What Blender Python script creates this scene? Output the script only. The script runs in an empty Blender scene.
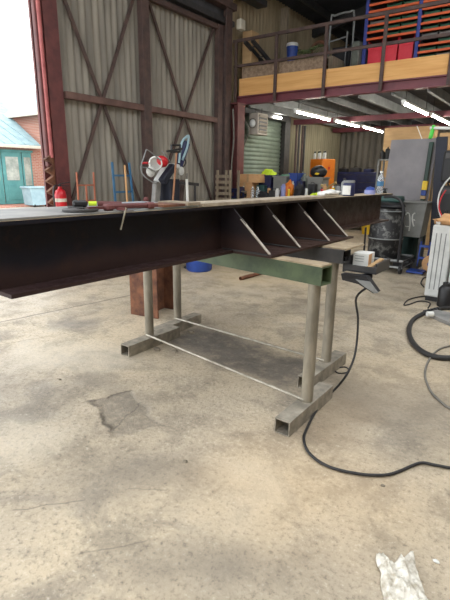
import bpy, bmesh, math, random
from mathutils import Vector, Matrix, noise as mnoise
random.seed(7)
PI = math.pi
C = bpy.context.scene.collection
SC = bpy.context.scene

# ------------------------------------------------------------------ camera
EYE = Vector((0, 0, 1.55)); FPX = 450.0
_p, _a, _r = math.radians(15.6), math.radians(36.0), math.radians(0.8)
FW = Vector((-math.sin(_a)*math.cos(_p), math.cos(_a)*math.cos(_p), -math.sin(_p)))
_r0 = Vector((math.cos(_a), math.sin(_a), 0)); _u0 = _r0.cross(FW)
RT = math.cos(_r)*_r0 + math.sin(_r)*_u0; UP = -math.sin(_r)*_r0 + math.cos(_r)*_u0
cam = bpy.data.cameras.new('camera'); co = bpy.data.objects.new('camera', cam); C.objects.link(co)
m = Matrix((RT, UP, -FW)).transposed().to_4x4(); m.translation = EYE; co.matrix_world = m
cam.sensor_width = 36; cam.lens = FPX/600*36; cam.clip_start = .05; cam.clip_end = 300
SC.camera = co

def _ray(x, y): return FW + RT*((x-225)/FPX) - UP*((y-300)/FPX)  # image pixel to view ray; the helpers below place things from image pixels
def on_z(x, y, z=0.0): d = _ray(x, y); return EYE + d*((z-EYE.z)/d.z)
def on_x(x, y, X): d = _ray(x, y); return EYE + d*(X/d.x)
def on_y(x, y, Y): d = _ray(x, y); return EYE + d*(Y/d.y)

# --------------------------------------------------------------- materials
def srgb(c):
    return tuple(((v/255)/12.92 if v/255 <= .04045 else ((v/255+.055)/1.055)**2.4) for v in c)
def mat(name, c1, c2=None, rough=.6, metal=0.0, scale=6.0, bump=0.0, detail=5, emit=None, estr=0, lo=.35, hi=.65, stretch=None, spec=.5):
    mt = bpy.data.materials.new(name); mt.use_nodes = True
    nt = mt.node_tree; b = nt.nodes['Principled BSDF']
    b.inputs['Roughness'].default_value = rough; b.inputs['Metallic'].default_value = metal
    b.inputs['Specular IOR Level'].default_value = spec
    a1 = srgb(c1)
    if c2 is None: c2 = tuple(min(255, v*1.14+3) for v in c1)
    a2 = srgb(c2)
    tc = nt.nodes.new('ShaderNodeTexCoord'); ns = nt.nodes.new('ShaderNodeTexNoise')
    ns.inputs['Scale'].default_value = scale; ns.inputs['Detail'].default_value = detail; ns.inputs['Roughness'].default_value = .62
    if stretch:
        mp = nt.nodes.new('ShaderNodeMapping'); mp.inputs['Scale'].default_value = stretch
        nt.links.new(tc.outputs['Object'], mp.inputs['Vector']); nt.links.new(mp.outputs[0], ns.inputs['Vector'])
    else: nt.links.new(tc.outputs['Object'], ns.inputs['Vector'])
    rp = nt.nodes.new('ShaderNodeValToRGB'); rp.color_ramp.elements[0].position = lo; rp.color_ramp.elements[1].position = hi
    rp.color_ramp.elements[0].color = (*a1, 1); rp.color_ramp.elements[1].color = (*a2, 1)
    nt.links.new(ns.outputs['Fac'], rp.inputs['Fac']); nt.links.new(rp.outputs['Color'], b.inputs['Base Color'])
    if bump:
        bp = nt.nodes.new('ShaderNodeBump'); bp.inputs['Strength'].default_value = bump; bp.inputs['Distance'].default_value = .02
        nt.links.new(ns.outputs['Fac'], bp.inputs['Height']); nt.links.new(bp.outputs[0], b.inputs['Normal'])
    if emit:
        b.inputs['Emission Color'].default_value = (*srgb(emit), 1); b.inputs['Emission Strength'].default_value = estr
    return mt

class G:                                                     # tiny node-graph helper
    def __init__(s, name):
        s.m = bpy.data.materials.new(name); s.m.use_nodes = True; s.nt = s.m.node_tree; s.b = s.nt.nodes['Principled BSDF']
        s.pos = s.nt.nodes.new('ShaderNodeTexCoord').outputs['Object']
    def lk(s, a, b): s.nt.links.new(a, b)
    def val(s, sock, v):
        if hasattr(v, 'links'): s.lk(v, sock)
        else: sock.default_value = v
    def math(s, op, a, b=0.0, c=0.0):
        n = s.nt.nodes.new('ShaderNodeMath'); n.operation = op
        for i, v in enumerate((a, b, c)): s.val(n.inputs[i], v)
        return n.outputs[0]
    def noise(s, scale, detail=5, rough=.6, vec=None, dist=0):
        n = s.nt.nodes.new('ShaderNodeTexNoise'); n.inputs['Scale'].default_value = scale; n.inputs['Detail'].default_value = detail
        n.inputs['Roughness'].default_value = rough; n.inputs['Distortion'].default_value = dist
        s.lk(vec or s.pos, n.inputs['Vector']); return n.outputs['Fac']
    def mapr(s, v, a, b, c=0.0, d=1.0):
        n = s.nt.nodes.new('ShaderNodeMapRange'); n.interpolation_type = 'SMOOTHSTEP'
        s.val(n.inputs[0], v)
        for i, q in enumerate((a, b, c, d)): n.inputs[i+1].default_value = q
        return n.outputs[0]
    def mix(s, f, a, b):
        n = s.nt.nodes.new('ShaderNodeMix'); n.data_type = 'RGBA'
        s.val(n.inputs[0], f)
        for i, q in ((6, a), (7, b)):
            if hasattr(q, 'links'): s.lk(q, n.inputs[i])
            else: n.inputs[i].default_value = (*srgb(q), 1)
        return n.outputs[2]
    def warp(s, amt, scale):
        n = s.nt.nodes.new('ShaderNodeTexNoise'); n.inputs['Scale'].default_value = scale; n.inputs['Detail'].default_value = 6
        s.lk(s.pos, n.inputs['Vector'])
        v = s.nt.nodes.new('ShaderNodeVectorMath'); v.operation = 'SUBTRACT'; s.lk(n.outputs['Color'], v.inputs[0]); v.inputs[1].default_value = (.5, .5, .5)
        w = s.nt.nodes.new('ShaderNodeVectorMath'); w.operation = 'MULTIPLY_ADD'; s.lk(v.outputs[0], w.inputs[0]); w.inputs[1].default_value = (amt, amt, 0); s.lk(s.pos, w.inputs[2])
        return w.outputs[0]
    def rect(s, vec, cx, cy, hx, hy, ang, soft):
        t = s.nt.nodes.new('ShaderNodeVectorMath'); t.operation = 'SUBTRACT'; s.lk(vec, t.inputs[0]); t.inputs[1].default_value = (cx, cy, 0)
        r = s.nt.nodes.new('ShaderNodeVectorRotate'); r.rotation_type = 'Z_AXIS'; r.inputs['Angle'].default_value = -ang; s.lk(t.outputs[0], r.inputs['Vector'])
        q = s.nt.nodes.new('ShaderNodeSeparateXYZ'); s.lk(r.outputs[0], q.inputs[0])
        u = s.mapr(s.math('ABSOLUTE', q.outputs[0]), hx-soft, hx+soft, 1.0, 0.0)
        v = s.mapr(s.math('ABSOLUTE', q.outputs[1]), hy-soft, hy+soft, 1.0, 0.0)
        return s.math('MULTIPLY', u, v)

def floor_material():
    g = G('concrete_floor')
    big = g.noise(.7, 4, .55); mid = g.noise(3.2, 6, .65); fine = g.noise(38, 8, .78); spk = g.noise(70, 3, .6)
    c = g.mix(g.mapr(big, .36, .64), (172, 159, 139), (192, 176, 150))
    c = g.mix(g.math('MULTIPLY', g.mapr(mid, .46, .66), .6), c, (124, 115, 101))
    med = g.noise(1.5, 6, .7, None, .8); c = g.mix(g.math('MULTIPLY', g.mapr(med, .50, .64), .5), c, (122, 114, 103))
    c = g.mix(g.math('MULTIPLY', g.mapr(mid, .48, .32), .35), c, (192, 179, 158))
    c = g.mix(g.math('MULTIPLY', g.mapr(fine, .5, .66), .75), c, (98, 90, 78))
    c = g.mix(g.math('MULTIPLY', g.mapr(fine, .46, .34), .6), c, (214, 203, 184))
    pits = g.math('MULTIPLY', g.mapr(spk, .64, .70), g.mapr(g.noise(2.3, 4, .6), .5, .62)); c = g.mix(g.math('MULTIPLY', pits, .65), c, (72, 64, 54))
    # scuffed grey smears and old repairs
    w0 = g.warp(.6, 2.2)
    for cx, cy, hx, hy, an, k in ((-1.55, 1.45, .30, .16, .9, .5), (-.75, 1.35, .30, .14, .2, .4), (-.95, 3.0, .55, .16, -.5, .45), (-.35, 2.9, .3, .5, .2, .3), (-2.9, 1.55, .4, .2, .3, .35), (-1.0, 1.15, .3, .16, .5, .45), (-2.0, 5.0, .6, .3, .3, .4)):
        c = g.mix(g.math('MULTIPLY', g.rect(w0, cx, cy, hx, hy, an, .16), k), c, (106, 99, 90))
    for cx, cy, hx, hy, an, k in ((-1.05, 1.75, .22, .14, -.5, .35), (-3.2, 2.2, .5, .3, .4, .35), (-2.4, 1.3, .3, .2, .2, .3)):
        c = g.mix(g.math('MULTIPLY', g.rect(w0, cx, cy, hx, hy, an, .14), k), c, (206, 196, 178))
    # warm sandy areas
    w1 = g.warp(.9, 1.2)
    c = g.mix(g.math('MULTIPLY', g.rect(w1, -.85, 1.9, .55, .35, .4, .4), .32), c, (196, 166, 124))
    c = g.mix(g.math('MULTIPLY', g.rect(w1, -4.2, 6.0, 1.6, .8, .2, .6), .4), c, (200, 176, 136))
    c = g.mix(g.math('MULTIPLY', g.rect(w1, -.75, 3.6, .5, .6, 0, .4), .22), c, (170, 148, 116))
    # grinding dust under and between the trestles
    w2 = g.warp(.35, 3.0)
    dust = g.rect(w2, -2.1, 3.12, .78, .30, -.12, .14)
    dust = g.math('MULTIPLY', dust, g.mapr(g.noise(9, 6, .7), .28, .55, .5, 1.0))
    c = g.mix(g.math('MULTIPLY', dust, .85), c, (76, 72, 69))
    c = g.mix(g.math('MULTIPLY', g.rect(w2, -.98, 2.62, .20, .38, 0, .16), .5), c, (124, 106, 84))
    c = g.mix(g.math('MULTIPLY', g.rect(w2, -3.92, 2.72, .28, .16, .5, .14), .6), c, (118, 112, 104))
    c = g.mix(g.math('MULTIPLY', g.rect(w2, -.95, 3.05, .7, .25, .3, .3), .25), c, (110, 103, 93))
    c = g.mix(g.math('MULTIPLY', g.rect(w2, -1.75, 1.25, .35, .2, .7, .2), .3), c, (116, 107, 96))
    # broken patch with crumbled rim
    w3 = g.warp(.22, 5.0); w3b = g.warp(.5, 3.0)
    halo = g.rect(w3b, -2.42, 1.95, .34, .12, -.2, .1)
    c = g.mix(g.math('MULTIPLY', halo, .4), c, (126, 118, 106))
    patch = g.rect(w3, -2.13, 1.80, .26, .15, -.42, .025)
    rim = g.math('SUBTRACT', g.rect(w3, -2.13, 1.80, .278, .168, -.42, .015), g.rect(w3, -2.115, 1.81, .262, .155, -.42, .02))
    pm = g.noise(20, 5, .7)
    c = g.mix(g.math('MULTIPLY', patch, g.mapr(pm, .3, .6, .2, .65)), c, (112, 104, 93))
    c = g.mix(g.math('MULTIPLY', g.math('MULTIPLY', g.math('MAXIMUM', rim, 0.0), g.mapr(g.noise(4, 3, .5), .4, .55)), .8), c, (66, 59, 52))
    crk = g.rect(g.warp(.2, 5.0), -2.1, 1.8, .005, .2, .3, .006)
    c = g.mix(g.math('MULTIPLY', crk, .6), c, (70, 63, 55))
    # joint lines and cracks
    w4 = g.warp(.05, 6.0)
    for cx, cy, ln, an, k, hw in ((-4.5, 3.0, 1.6, 1.423, .75, .014), (-3.9, 2.15, .7, 1.2, .3, .008), (-1.75, .98, .16, .85, .5, .004), (-1.3, 1.0, .14, .9, .35, .004), (-1.45, 1.35, .1, .6, .3, .004)):
        c = g.mix(g.math('MULTIPLY', g.rect(w4, cx, cy, ln, hw, an, hw*.8), k), c, (74, 68, 60))
    g.lk(c, g.b.inputs['Base Color'])
    g.val(g.b.inputs['Roughness'], g.mapr(mid, .35, .65, .42, .64))
    g.b.inputs['Specular IOR Level'].default_value = .5
    h = g.math('ADD', g.math('MULTIPLY', fine, .35), g.math('MULTIPLY', mid, .5))
    h = g.math('SUBTRACT', h, g.math('MULTIPLY', patch, .35)); h = g.math('SUBTRACT', h, g.math('MULTIPLY', pits, .3))
    bp = g.nt.nodes.new('ShaderNodeBump'); bp.inputs['Strength'].default_value = .5; bp.inputs['Distance'].default_value = .03
    g.lk(h, bp.inputs['Height']); g.lk(bp.outputs[0], g.b.inputs['Normal'])
    return g.m

def brick_material():
    g = G('red_brick')
    q = g.nt.nodes.new('ShaderNodeSeparateXYZ'); g.lk(g.pos, q.inputs[0])
    cb = g.nt.nodes.new('ShaderNodeCombineXYZ'); g.lk(q.outputs[1], cb.inputs[0]); g.lk(q.outputs[2], cb.inputs[1])
    br = g.nt.nodes.new('ShaderNodeTexBrick'); g.lk(cb.outputs[0], br.inputs['Vector'])
    br.inputs['Color1'].default_value = (*srgb((184, 128, 110)), 1); br.inputs['Color2'].default_value = (*srgb((166, 108, 92)), 1)
    br.inputs['Mortar'].default_value = (*srgb((186, 174, 160)), 1); br.inputs['Scale'].default_value = 1
    br.inputs['Brick Width'].default_value = .225; br.inputs['Row Height'].default_value = .075; br.inputs['Mortar Size'].default_value = .01
    g.lk(br.outputs['Color'], g.b.inputs['Base Color']); g.b.inputs['Roughness'].default_value = .9
    return g.m

def beam_material():
    g = G('mill_scale_steel')
    n1 = g.noise(1.6, 4, .6); n2 = g.noise(11, 6, .7)
    q = g.nt.nodes.new('ShaderNodeSeparateXYZ'); g.lk(g.pos, q.inputs[0])
    t = g.mapr(g.math('ADD', q.outputs[1], g.math('MULTIPLY', g.math('SUBTRACT', n1, .5), 1.6)), -1.7, .2)
    c = g.mix(t, (15, 16, 29), (39, 31, 28))
    c = g.mix(g.math('MULTIPLY', g.mapr(n2, .5, .7), .4), c, (54, 40, 34))
    low = g.mapr(g.math('ADD', q.outputs[2], g.math('MULTIPLY', g.math('SUBTRACT', n1, .5), .2)), .17, .06)
    c = g.mix(g.math('MULTIPLY', low, .45), c, (70, 48, 39))
    g.lk(c, g.b.inputs['Base Color']); g.val(g.b.inputs['Roughness'], g.mapr(n2, .35, .65, .42, .65)); g.b.inputs['Specular IOR Level'].default_value = .22
    return g.m

M = dict(
    floor=floor_material(), brick=brick_material(), beam=beam_material(),
    ground=mat('yard_concrete', (150, 146, 138), (172, 166, 156), .9, scale=.8),
    sheet=mat('weathered_cladding', (120, 115, 107), (150, 144, 133), .8, scale=2.2, stretch=(1, 3, .35)),
    cladl=mat('pale_cladding', (138, 132, 110), (162, 154, 130), .8, scale=2.2, stretch=(1, 3, .35)),
    sheet2=mat('loft_cladding', (140, 126, 102), (168, 152, 124), .8, scale=2.0, stretch=(1, 3, .35)),
    redox=mat('red_oxide_steel', (82, 42, 42), (108, 58, 56), .6, scale=5, bump=.1),
    redox_dk=mat('dusty_dark_red_steel', (66, 52, 50), (90, 70, 64), .7, scale=6),
    purple=mat('maroon_painted_steel', (98, 44, 54), (118, 56, 64), .5, scale=3),
    pink=mat('daylit_red_pipe', (150, 76, 76), (178, 100, 98), .6, scale=8),  # daylight from the opening put into the pink colour
    girt=mat('brown_door_rail', (88, 64, 58), (112, 84, 76), .7, scale=6),
    rust=mat('rusty_steel', (72, 44, 34), (122, 80, 56), .85, scale=7, bump=.2),
    dkmet=mat('dark_steel', (40, 40, 42), (62, 60, 60), .5, scale=9),
    black=mat('black_plastic', (20, 20, 23), (34, 34, 38), .45, scale=8),
    rubber=mat('black_rubber', (24, 23, 24), (38, 36, 36), .6, scale=20),
    galv=mat('galvanised_tube', (120, 114, 100), (160, 154, 140), .5, .35, scale=9, stretch=(1, 1, .4)),
    dust=mat('dusty_box_section', (116, 110, 99), (158, 150, 136), .7, .15, scale=12, bump=.05),
    pole=mat('dull_steel_pole', (112, 106, 94), (152, 144, 128), .5, .3, scale=8, stretch=(1, 1, .3)),
    greenp=mat('worn_green_paint', (46, 60, 42), (74, 88, 60), .6, scale=6, bump=.05),
    dustop=mat('dusty_flat_steel', (140, 124, 102), (176, 158, 130), .8, scale=9),
    palebar=mat('pale_dusty_bar', (138, 126, 110), (174, 160, 142), .7, scale=8),
    edge=mat('lit_gusset_edge', (150, 140, 128), (186, 178, 166), .45, .4, scale=14),  # light on the gusset edges, put into the colour
    plate=mat('grey_steel_plate', (112, 112, 112), (150, 148, 144), .55, .2, scale=4),
    bluegrey=mat('pale_steel_sheet', (140, 150, 160), (176, 184, 190), .45, .3, scale=3),
    white=mat('white_paint', (206, 206, 202), (226, 226, 222), .45, scale=4),
    offwhite=mat('dusty_white_plastic', (186, 188, 186), (212, 213, 211), .5, scale=4),
    red=mat('signal_red', (176, 22, 34), (196, 36, 44), .35, scale=4),
    redcrate=mat('red_crate_plastic', (232, 50, 68), (242, 66, 82), .45, scale=4),
    orange=mat('orange_powder_coat', (196, 104, 18), (212, 120, 28), .45, scale=4),
    truckor=mat('faded_orange_paint', (150, 84, 60), (172, 104, 78), .6, scale=5),
    orangebeam=mat('orange_rack_beam', (222, 96, 50), (236, 112, 62), .5, scale=4),
    bluerack=mat('blue_rack_upright', (50, 62, 140), (64, 78, 160), .5, scale=4),
    blue=mat('blue_paint', (30, 58, 130), (44, 76, 156), .5, scale=5),
    navy=mat('navy_blue_paint', (18, 24, 62), (28, 36, 84), .45, scale=5),
    ltblue=mat('light_blue_ladder_paint', (52, 100, 138), (70, 120, 158), .5, scale=5),
    poleg=mat('very_dark_green_paint', (14, 44, 34), (22, 58, 46), .5, scale=4),
    blackm=mat('deep_black_casing', (15, 15, 17), (26, 26, 29), .55, scale=6),  # one even, darker black for the machine casings
    bluebk=mat('blue_black_board', (18, 20, 34), (26, 30, 46), .6, scale=4),
    palebox=mat('pale_blue_plastic', (140, 168, 178), (158, 184, 192), .6, scale=3),
    teal=mat('teal_door_paint', (74, 134, 134), (90, 150, 148), .6, scale=3),
    slate=mat('blue_grey_metal_roof', (112, 136, 142), (134, 156, 160), .6, scale=3),
    cream=mat('cream_trim', (190, 184, 168), (206, 200, 186), .7, scale=3),
    glass=mat('pale_reflecting_glass', (128, 140, 132), (176, 180, 170), .25, scale=2.5),
    timber=mat('pale_timber_board', (206, 152, 88), (226, 176, 112), .7, scale=2.5, stretch=(.35, 4, 6)),
    osb=mat('strand_board', (118, 98, 80), (158, 136, 114), .8, scale=14),
    ply=mat('plywood_sheet', (168, 136, 96), (188, 156, 114), .7, scale=2, stretch=(1, 1, 4)),
    wood=mat('old_grey_timber', (120, 108, 92), (150, 136, 116), .8, scale=5, stretch=(6, 6, .6)),
    woodh=mat('brown_wooden_handle', (128, 86, 58), (152, 108, 76), .6, scale=6),
    card=mat('cardboard', (190, 144, 98), (206, 162, 116), .8, scale=4),
    shutter=mat('grey_green_shutter', (112, 126, 114), (132, 146, 132), .5, scale=3),
    heater=mat('grey_heater_casing', (150, 142, 132), (168, 160, 150), .5, scale=4),
    greycab=mat('grey_painted_panel', (122, 118, 122), (138, 134, 136), .55, scale=2),
    greybin=mat('grey_plastic_bin', (112, 112, 108), (134, 134, 130), .6, scale=4),
    roofm=mat('dark_roof_sheet', (52, 52, 56), (70, 70, 74), .8, scale=2),
    joist=mat('grey_joist', (116, 118, 118), (140, 142, 142), .6, scale=4),
    deck=mat('dark_deck_underside', (60, 60, 64), (80, 80, 84), .8, scale=3),
    tube=mat('lit_fluorescent_tube', (250, 250, 245), (255, 255, 252), .4, emit=(255, 250, 236), estr=45),
    drum=mat('dirty_black_drum', (30, 30, 32), (150, 150, 146), .5, scale=10, lo=.5, hi=.8),
    green=mat('bright_green_plastic', (62, 196, 60), (84, 216, 78), .5, scale=4),
    dkgreen=mat('dark_green_plastic', (26, 84, 62), (42, 112, 82), .5, scale=5),
    tealdk=mat('dark_teal_paint', (34, 66, 64), (52, 84, 80), .5, scale=5),
    hivis=mat('hi_vis_yellow', (186, 214, 40), (210, 234, 60), .7, scale=8),
    yellow=mat('yellow_plastic', (220, 182, 30), (234, 200, 50), .5, scale=5),
    lilac=mat('lilac_can_paint', (130, 136, 186), (150, 156, 204), .4, scale=5),
    tarp=mat('grey_green_cloth', (84, 90, 84), (120, 124, 114), .8, scale=7, bump=.4),
    darkcloth=mat('black_cloth', (28, 28, 32), (48, 48, 52), .9, scale=8, bump=.4),
    rag=mat('white_rag', (196, 194, 190), (224, 222, 218), .9, scale=9, bump=.3),
    bag=mat('dirty_white_plastic_film', (164, 155, 138), (222, 218, 208), .5, scale=26, lo=.36, hi=.6),
    foliage=mat('dry_leaves', (58, 72, 44), (98, 108, 64), .8, scale=8),
    brass=mat('dull_brass_fittings', (150, 128, 84), (182, 160, 110), .4, .5, scale=8),
    paint=mat('white_painted_mark', (206, 206, 200), (222, 222, 216), .7, scale=8),
    cable_g=mat('grey_cable_sheath', (96, 92, 86), (120, 116, 108), .6, scale=8),
    bright=mat('bright_bar', (140, 134, 120), (176, 170, 156), .4, .4, scale=10),
    stone=mat('chipped_concrete', (96, 88, 76), (134, 124, 108), .9, scale=20),
)
def bottle_glass():
    g = G('clear_bottle_plastic'); g.b.inputs['Base Color'].default_value = (.85, .9, .95, 1); g.b.inputs['Roughness'].default_value = .12
    g.b.inputs['Transmission Weight'].default_value = .75; g.b.inputs['IOR'].default_value = 1.25
    return g.m
M['clear'] = bottle_glass()

# ------------------------------------------------------------------ meshes
class MB:
    def __init__(s): s.bm = bmesh.new()
    def _merge(s, t):
        me = bpy.data.meshes.new('t'); t.to_mesh(me); t.free(); s.bm.from_mesh(me); bpy.data.meshes.remove(me)
    def obox(s, c, size, rot=None, bev=0.0, seg=1, ang=0.0):
        t = bmesh.new(); bmesh.ops.create_cube(t, size=1)
        for v in t.verts: v.co = Vector((v.co.x*size[0], v.co.y*size[1], v.co.z*size[2]))
        if bev: bmesh.ops.bevel(t, geom=t.edges[:], offset=min(bev, min(size)*.45), segments=seg, affect='EDGES', profile=.5)
        R = rot.to_3x3() if rot else Matrix.Rotation(ang, 3, 'Z')
        for v in t.verts: v.co = R @ v.co + Vector(c)
        s._merge(t); return s
    def box(s, a, b, bev=0.0, seg=1):
        a, b = Vector(a), Vector(b)
        return s.obox((a+b)/2, tuple(abs(q) for q in (b-a)), None, bev, seg)
    def bar(s, p, q, w, h, up=(0, 0, 1), bev=0.0):           # rectangular bar p->q, w across, h along 'up'
        p, q = Vector(p), Vector(q); z = (q-p).normalized(); u = Vector(up)
        x = u.cross(z)
        if x.length < 1e-4: x = Vector((1, 0, 0)).cross(z)
        x.normalize(); y = z.cross(x)
        R = Matrix((x, y, z)).transposed()
        return s.obox((p+q)/2, (w, h, (q-p).length), R, bev)
    def cyl(s, p, q, r, r2=None, n=16):
        p, q = Vector(p), Vector(q); d = q-p; t = bmesh.new()
        bmesh.ops.create_cone(t, cap_ends=True, segments=n, radius1=r, radius2=r if r2 is None else r2, depth=d.length)
        R = d.to_track_quat('Z', 'Y').to_matrix()
        for v in t.verts: v.co = R @ v.co + (p+q)/2
        s._merge(t); return s
    def pipe(s, p, q, r, wall, n=18):                        # open-ended hollow tube
        p, q = Vector(p), Vector(q); d = (q-p).normalized(); R = d.to_track_quat('Z', 'Y').to_matrix(); L = (q-p).length
        rings = []
        for rr, z in ((r, 0), (r, L), (r-wall, L), (r-wall, 0)):
            rings.append([s.bm.verts.new(p + R @ Vector((rr*math.cos(2*PI*k/n), rr*math.sin(2*PI*k/n), z))) for k in range(n)])
        for i in range(4):
            A, B = rings[i], rings[(i+1) % 4]
            for k in range(n): s.bm.faces.new((A[k], A[(k+1) % n], B[(k+1) % n], B[k]))
        return s
    def rhs(s, p, q, w, h, wall, up=(0, 0, 1)):              # hollow rectangular section, open ends
        p, q = Vector(p), Vector(q); z = (q-p).normalized(); x = Vector(up).cross(z).normalized(); y = z.cross(x)
        rings = []
        for k, e in ((0, p), (0, q), (wall, q), (wall, p)):
            rings.append([s.bm.verts.new(e + x*sx*(w/2-k) + y*sy*(h/2-k)) for sx, sy in ((-1, -1), (1, -1), (1, 1), (-1, 1))])
        for i in range(4):
            A, B = rings[i], rings[(i+1) % 4]
            for k in range(4): s.bm.faces.new((A[k], A[(k+1) % 4], B[(k+1) % 4], B[k]))
        return s
    def tube(s, pts, r, n=8, smooth=4, closed=False):
        P = [Vector(v) for v in pts]
        if smooth > 1 and len(P) > 2: P = catmull(P, smooth, closed)
        rings = []; N = len(P); up = Vector((0, 0, 1)); last = None
        for i in range(N):
            a = P[(i-1) % N] if (closed or i > 0) else P[i]; b = P[(i+1) % N] if (closed or i < N-1) else P[i]
            t = (b-a).normalized()
            if last is None:
                x = up.cross(t)
                if x.length < .05: x = Vector((1, 0, 0)).cross(t)
            else: x = last - t*last.dot(t)
            x.normalize(); y = t.cross(x); last = x
            rings.append([s.bm.verts.new(P[i] + (x*math.cos(2*PI*k/n) + y*math.sin(2*PI*k/n))*r) for k in range(n)])
        for i in range(N if closed else N-1):
            A, B = rings[i], rings[(i+1) % N]
            for k in range(n): s.bm.faces.new((A[k], A[(k+1) % n], B[(k+1) % n], B[k]))
        if not closed: s.bm.faces.new(rings[0][::-1]); s.bm.faces.new(rings[-1])
        return s
    def lathe(s, prof, c, n=20, R=None):
        c = Vector(c); R = R or Matrix.Identity(3); rings = []
        for r, z in prof:
            if r < 1e-5: rings.append([s.bm.verts.new(c + R @ Vector((0, 0, z)))])
            else: rings.append([s.bm.verts.new(c + R @ Vector((r*math.cos(2*PI*k/n), r*math.sin(2*PI*k/n), z))) for k in range(n)])
        for A, B in zip(rings, rings[1:]):
            for k in range(n):
                f = [A[k % len(A)], A[(k+1) % len(A)], B[(k+1) % len(B)], B[k % len(B)]]
                f = list(dict.fromkeys(f))
                if len(f) > 2: s.bm.faces.new(f)
        for A in (rings[0], rings[-1]):
            if len(A) > 2: s.bm.faces.new(A)
        return s
    def prism(s, pts, vec):
        v = Vector(vec); A = [s.bm.verts.new(Vector(p)) for p in pts]; B = [s.bm.verts.new(Vector(p)+v) for p in pts]
        s.bm.faces.new(A); s.bm.faces.new(B[::-1]); n = len(A)
        for k in range(n): s.bm.faces.new((A[k], A[(k+1) % n], B[(k+1) % n], B[k]))
        return s
    def blob(s, c, size, amp=.25, freq=3.0, sub=3, seed=0.0, flat=None):
        t = bmesh.new(); bmesh.ops.create_icosphere(t, subdivisions=sub, radius=1)
        for v in t.verts:
            k = 1 + amp*mnoise.noise(v.co*freq*.5 + Vector((seed, seed*2, 0))) + amp*.5*mnoise.noise(v.co*freq + Vector((seed, 5, 0)))
            w = v.co*k
            v.co = Vector((w.x*size[0]/2, w.y*size[1]/2, w.z*size[2]/2)) + Vector(c)
            if flat is not None and v.co.z < flat: v.co.z = flat
        s._merge(t); return s
    def corr(s, axis, fixed, a0, a1, z0, z1, pitch, amp, thick=.006, per=6):   # corrugated sheet, ridges run up z
        n = max(2, int((a1-a0)/pitch*per)); cols = []
        for i in range(n+1):
            a = a0 + (a1-a0)*i/n; d = amp*math.sin(2*PI*a/pitch)
            q = []
            for off, z in ((d+thick/2, z0), (d+thick/2, z1), (d-thick/2, z1), (d-thick/2, z0)):
                q.append(s.bm.verts.new((fixed+off, a, z) if axis == 'x' else (a, fixed+off, z)))
            cols.append(q)
        for A, B in zip(cols, cols[1:]):
            for k in range(4): s.bm.faces.new((A[k], A[(k+1) % 4], B[(k+1) % 4], B[k]))
        s.bm.faces.new(cols[0]); s.bm.faces.new(cols[-1][::-1]); return s
    def build(s, name, mt, parent=None, smooth=None, label=None):
        bm = s.bm
        bmesh.ops.recalc_face_normals(bm, faces=bm.faces[:])
        base = Vector((0, 0, 0))
        if parent is not None:
            p = parent
            while p is not None: base += p.location; p = p.parent
        else:
            xs = [v.co.x for v in bm.verts]; ys = [v.co.y for v in bm.verts]; zs = [v.co.z for v in bm.verts]
            if name != 'floor': base = Vector(((min(xs)+max(xs))/2, (min(ys)+max(ys))/2, min(zs)))
        if parent is not None: loc = Vector((0, 0, 0))
        else: loc = base
        for v in bm.verts: v.co -= base
        me = bpy.data.meshes.new(name); bm.to_mesh(me); bm.free()
        me.materials.append(M[mt] if isinstance(mt, str) else mt)
        if smooth is not None:
            for p in me.polygons: p.use_smooth = True
            try: me.set_sharp_from_angle(angle=math.radians(smooth))
            except Exception: pass
        o = bpy.data.objects.new(name, me); o.location = loc; C.objects.link(o)
        if parent is not None: o.parent = parent
        if label: o['label'] = label
        return o

def catmull(P, k, closed=False):
    out = []; n = len(P)
    for i in range(n if closed else n-1):
        p0 = P[(i-1) % n] if (closed or i > 0) else P[i]; p1 = P[i]; p2 = P[(i+1) % n]; p3 = P[(i+2) % n] if (closed or i < n-2) else P[i+1]
        for j in range(k):
            t = j/k
            out.append(.5*((2*p1) + (p2-p0)*t + (2*p0-5*p1+4*p2-p3)*t*t + (3*p1-p0-3*p2+p3)*t**3))
    if not closed: out.append(P[-1])
    return out

def tag(o, label, cat, group=None):
    o['label'] = label; o['category'] = cat
    if group: o['group'] = group
    return o
def thing(name, label, cat, loc, group=None):
    o = bpy.data.objects.new(name, None); o.empty_display_size = .1; o.location = loc; C.objects.link(o)
    return tag(o, label, cat, group)
def struct(o): o['kind'] = 'structure'; return o
def sroot(name, loc=(0, 0, 0)):
    o = bpy.data.objects.new(name, None); o.location = loc; C.objects.link(o); return struct(o)
def dup(root, loc, label, rotz=0.0):
    r = root.copy(); C.objects.link(r); r.location = loc; r.rotation_euler.z = rotz
    r['label'] = label
    for ch in list(root.children):
        c = ch.copy(); C.objects.link(c); c.parent = r
        for g in ch.children:
            d = g.copy(); C.objects.link(d); d.parent = c
    return r
def V(*a): return Vector(a)

# ----------------------------------------------------------------- setting
XW = -6.2          # line of the left wall
YM = 8.8           # front edge of the mezzanine
struct(MB().box((-6.6, -5, -.2), (5.2, 15.3, 0)).build('floor', 'floor'))
struct(MB().box((-45, -12, -.3), (-6.6, 32, -.01)).build('ground', 'ground'))
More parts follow.
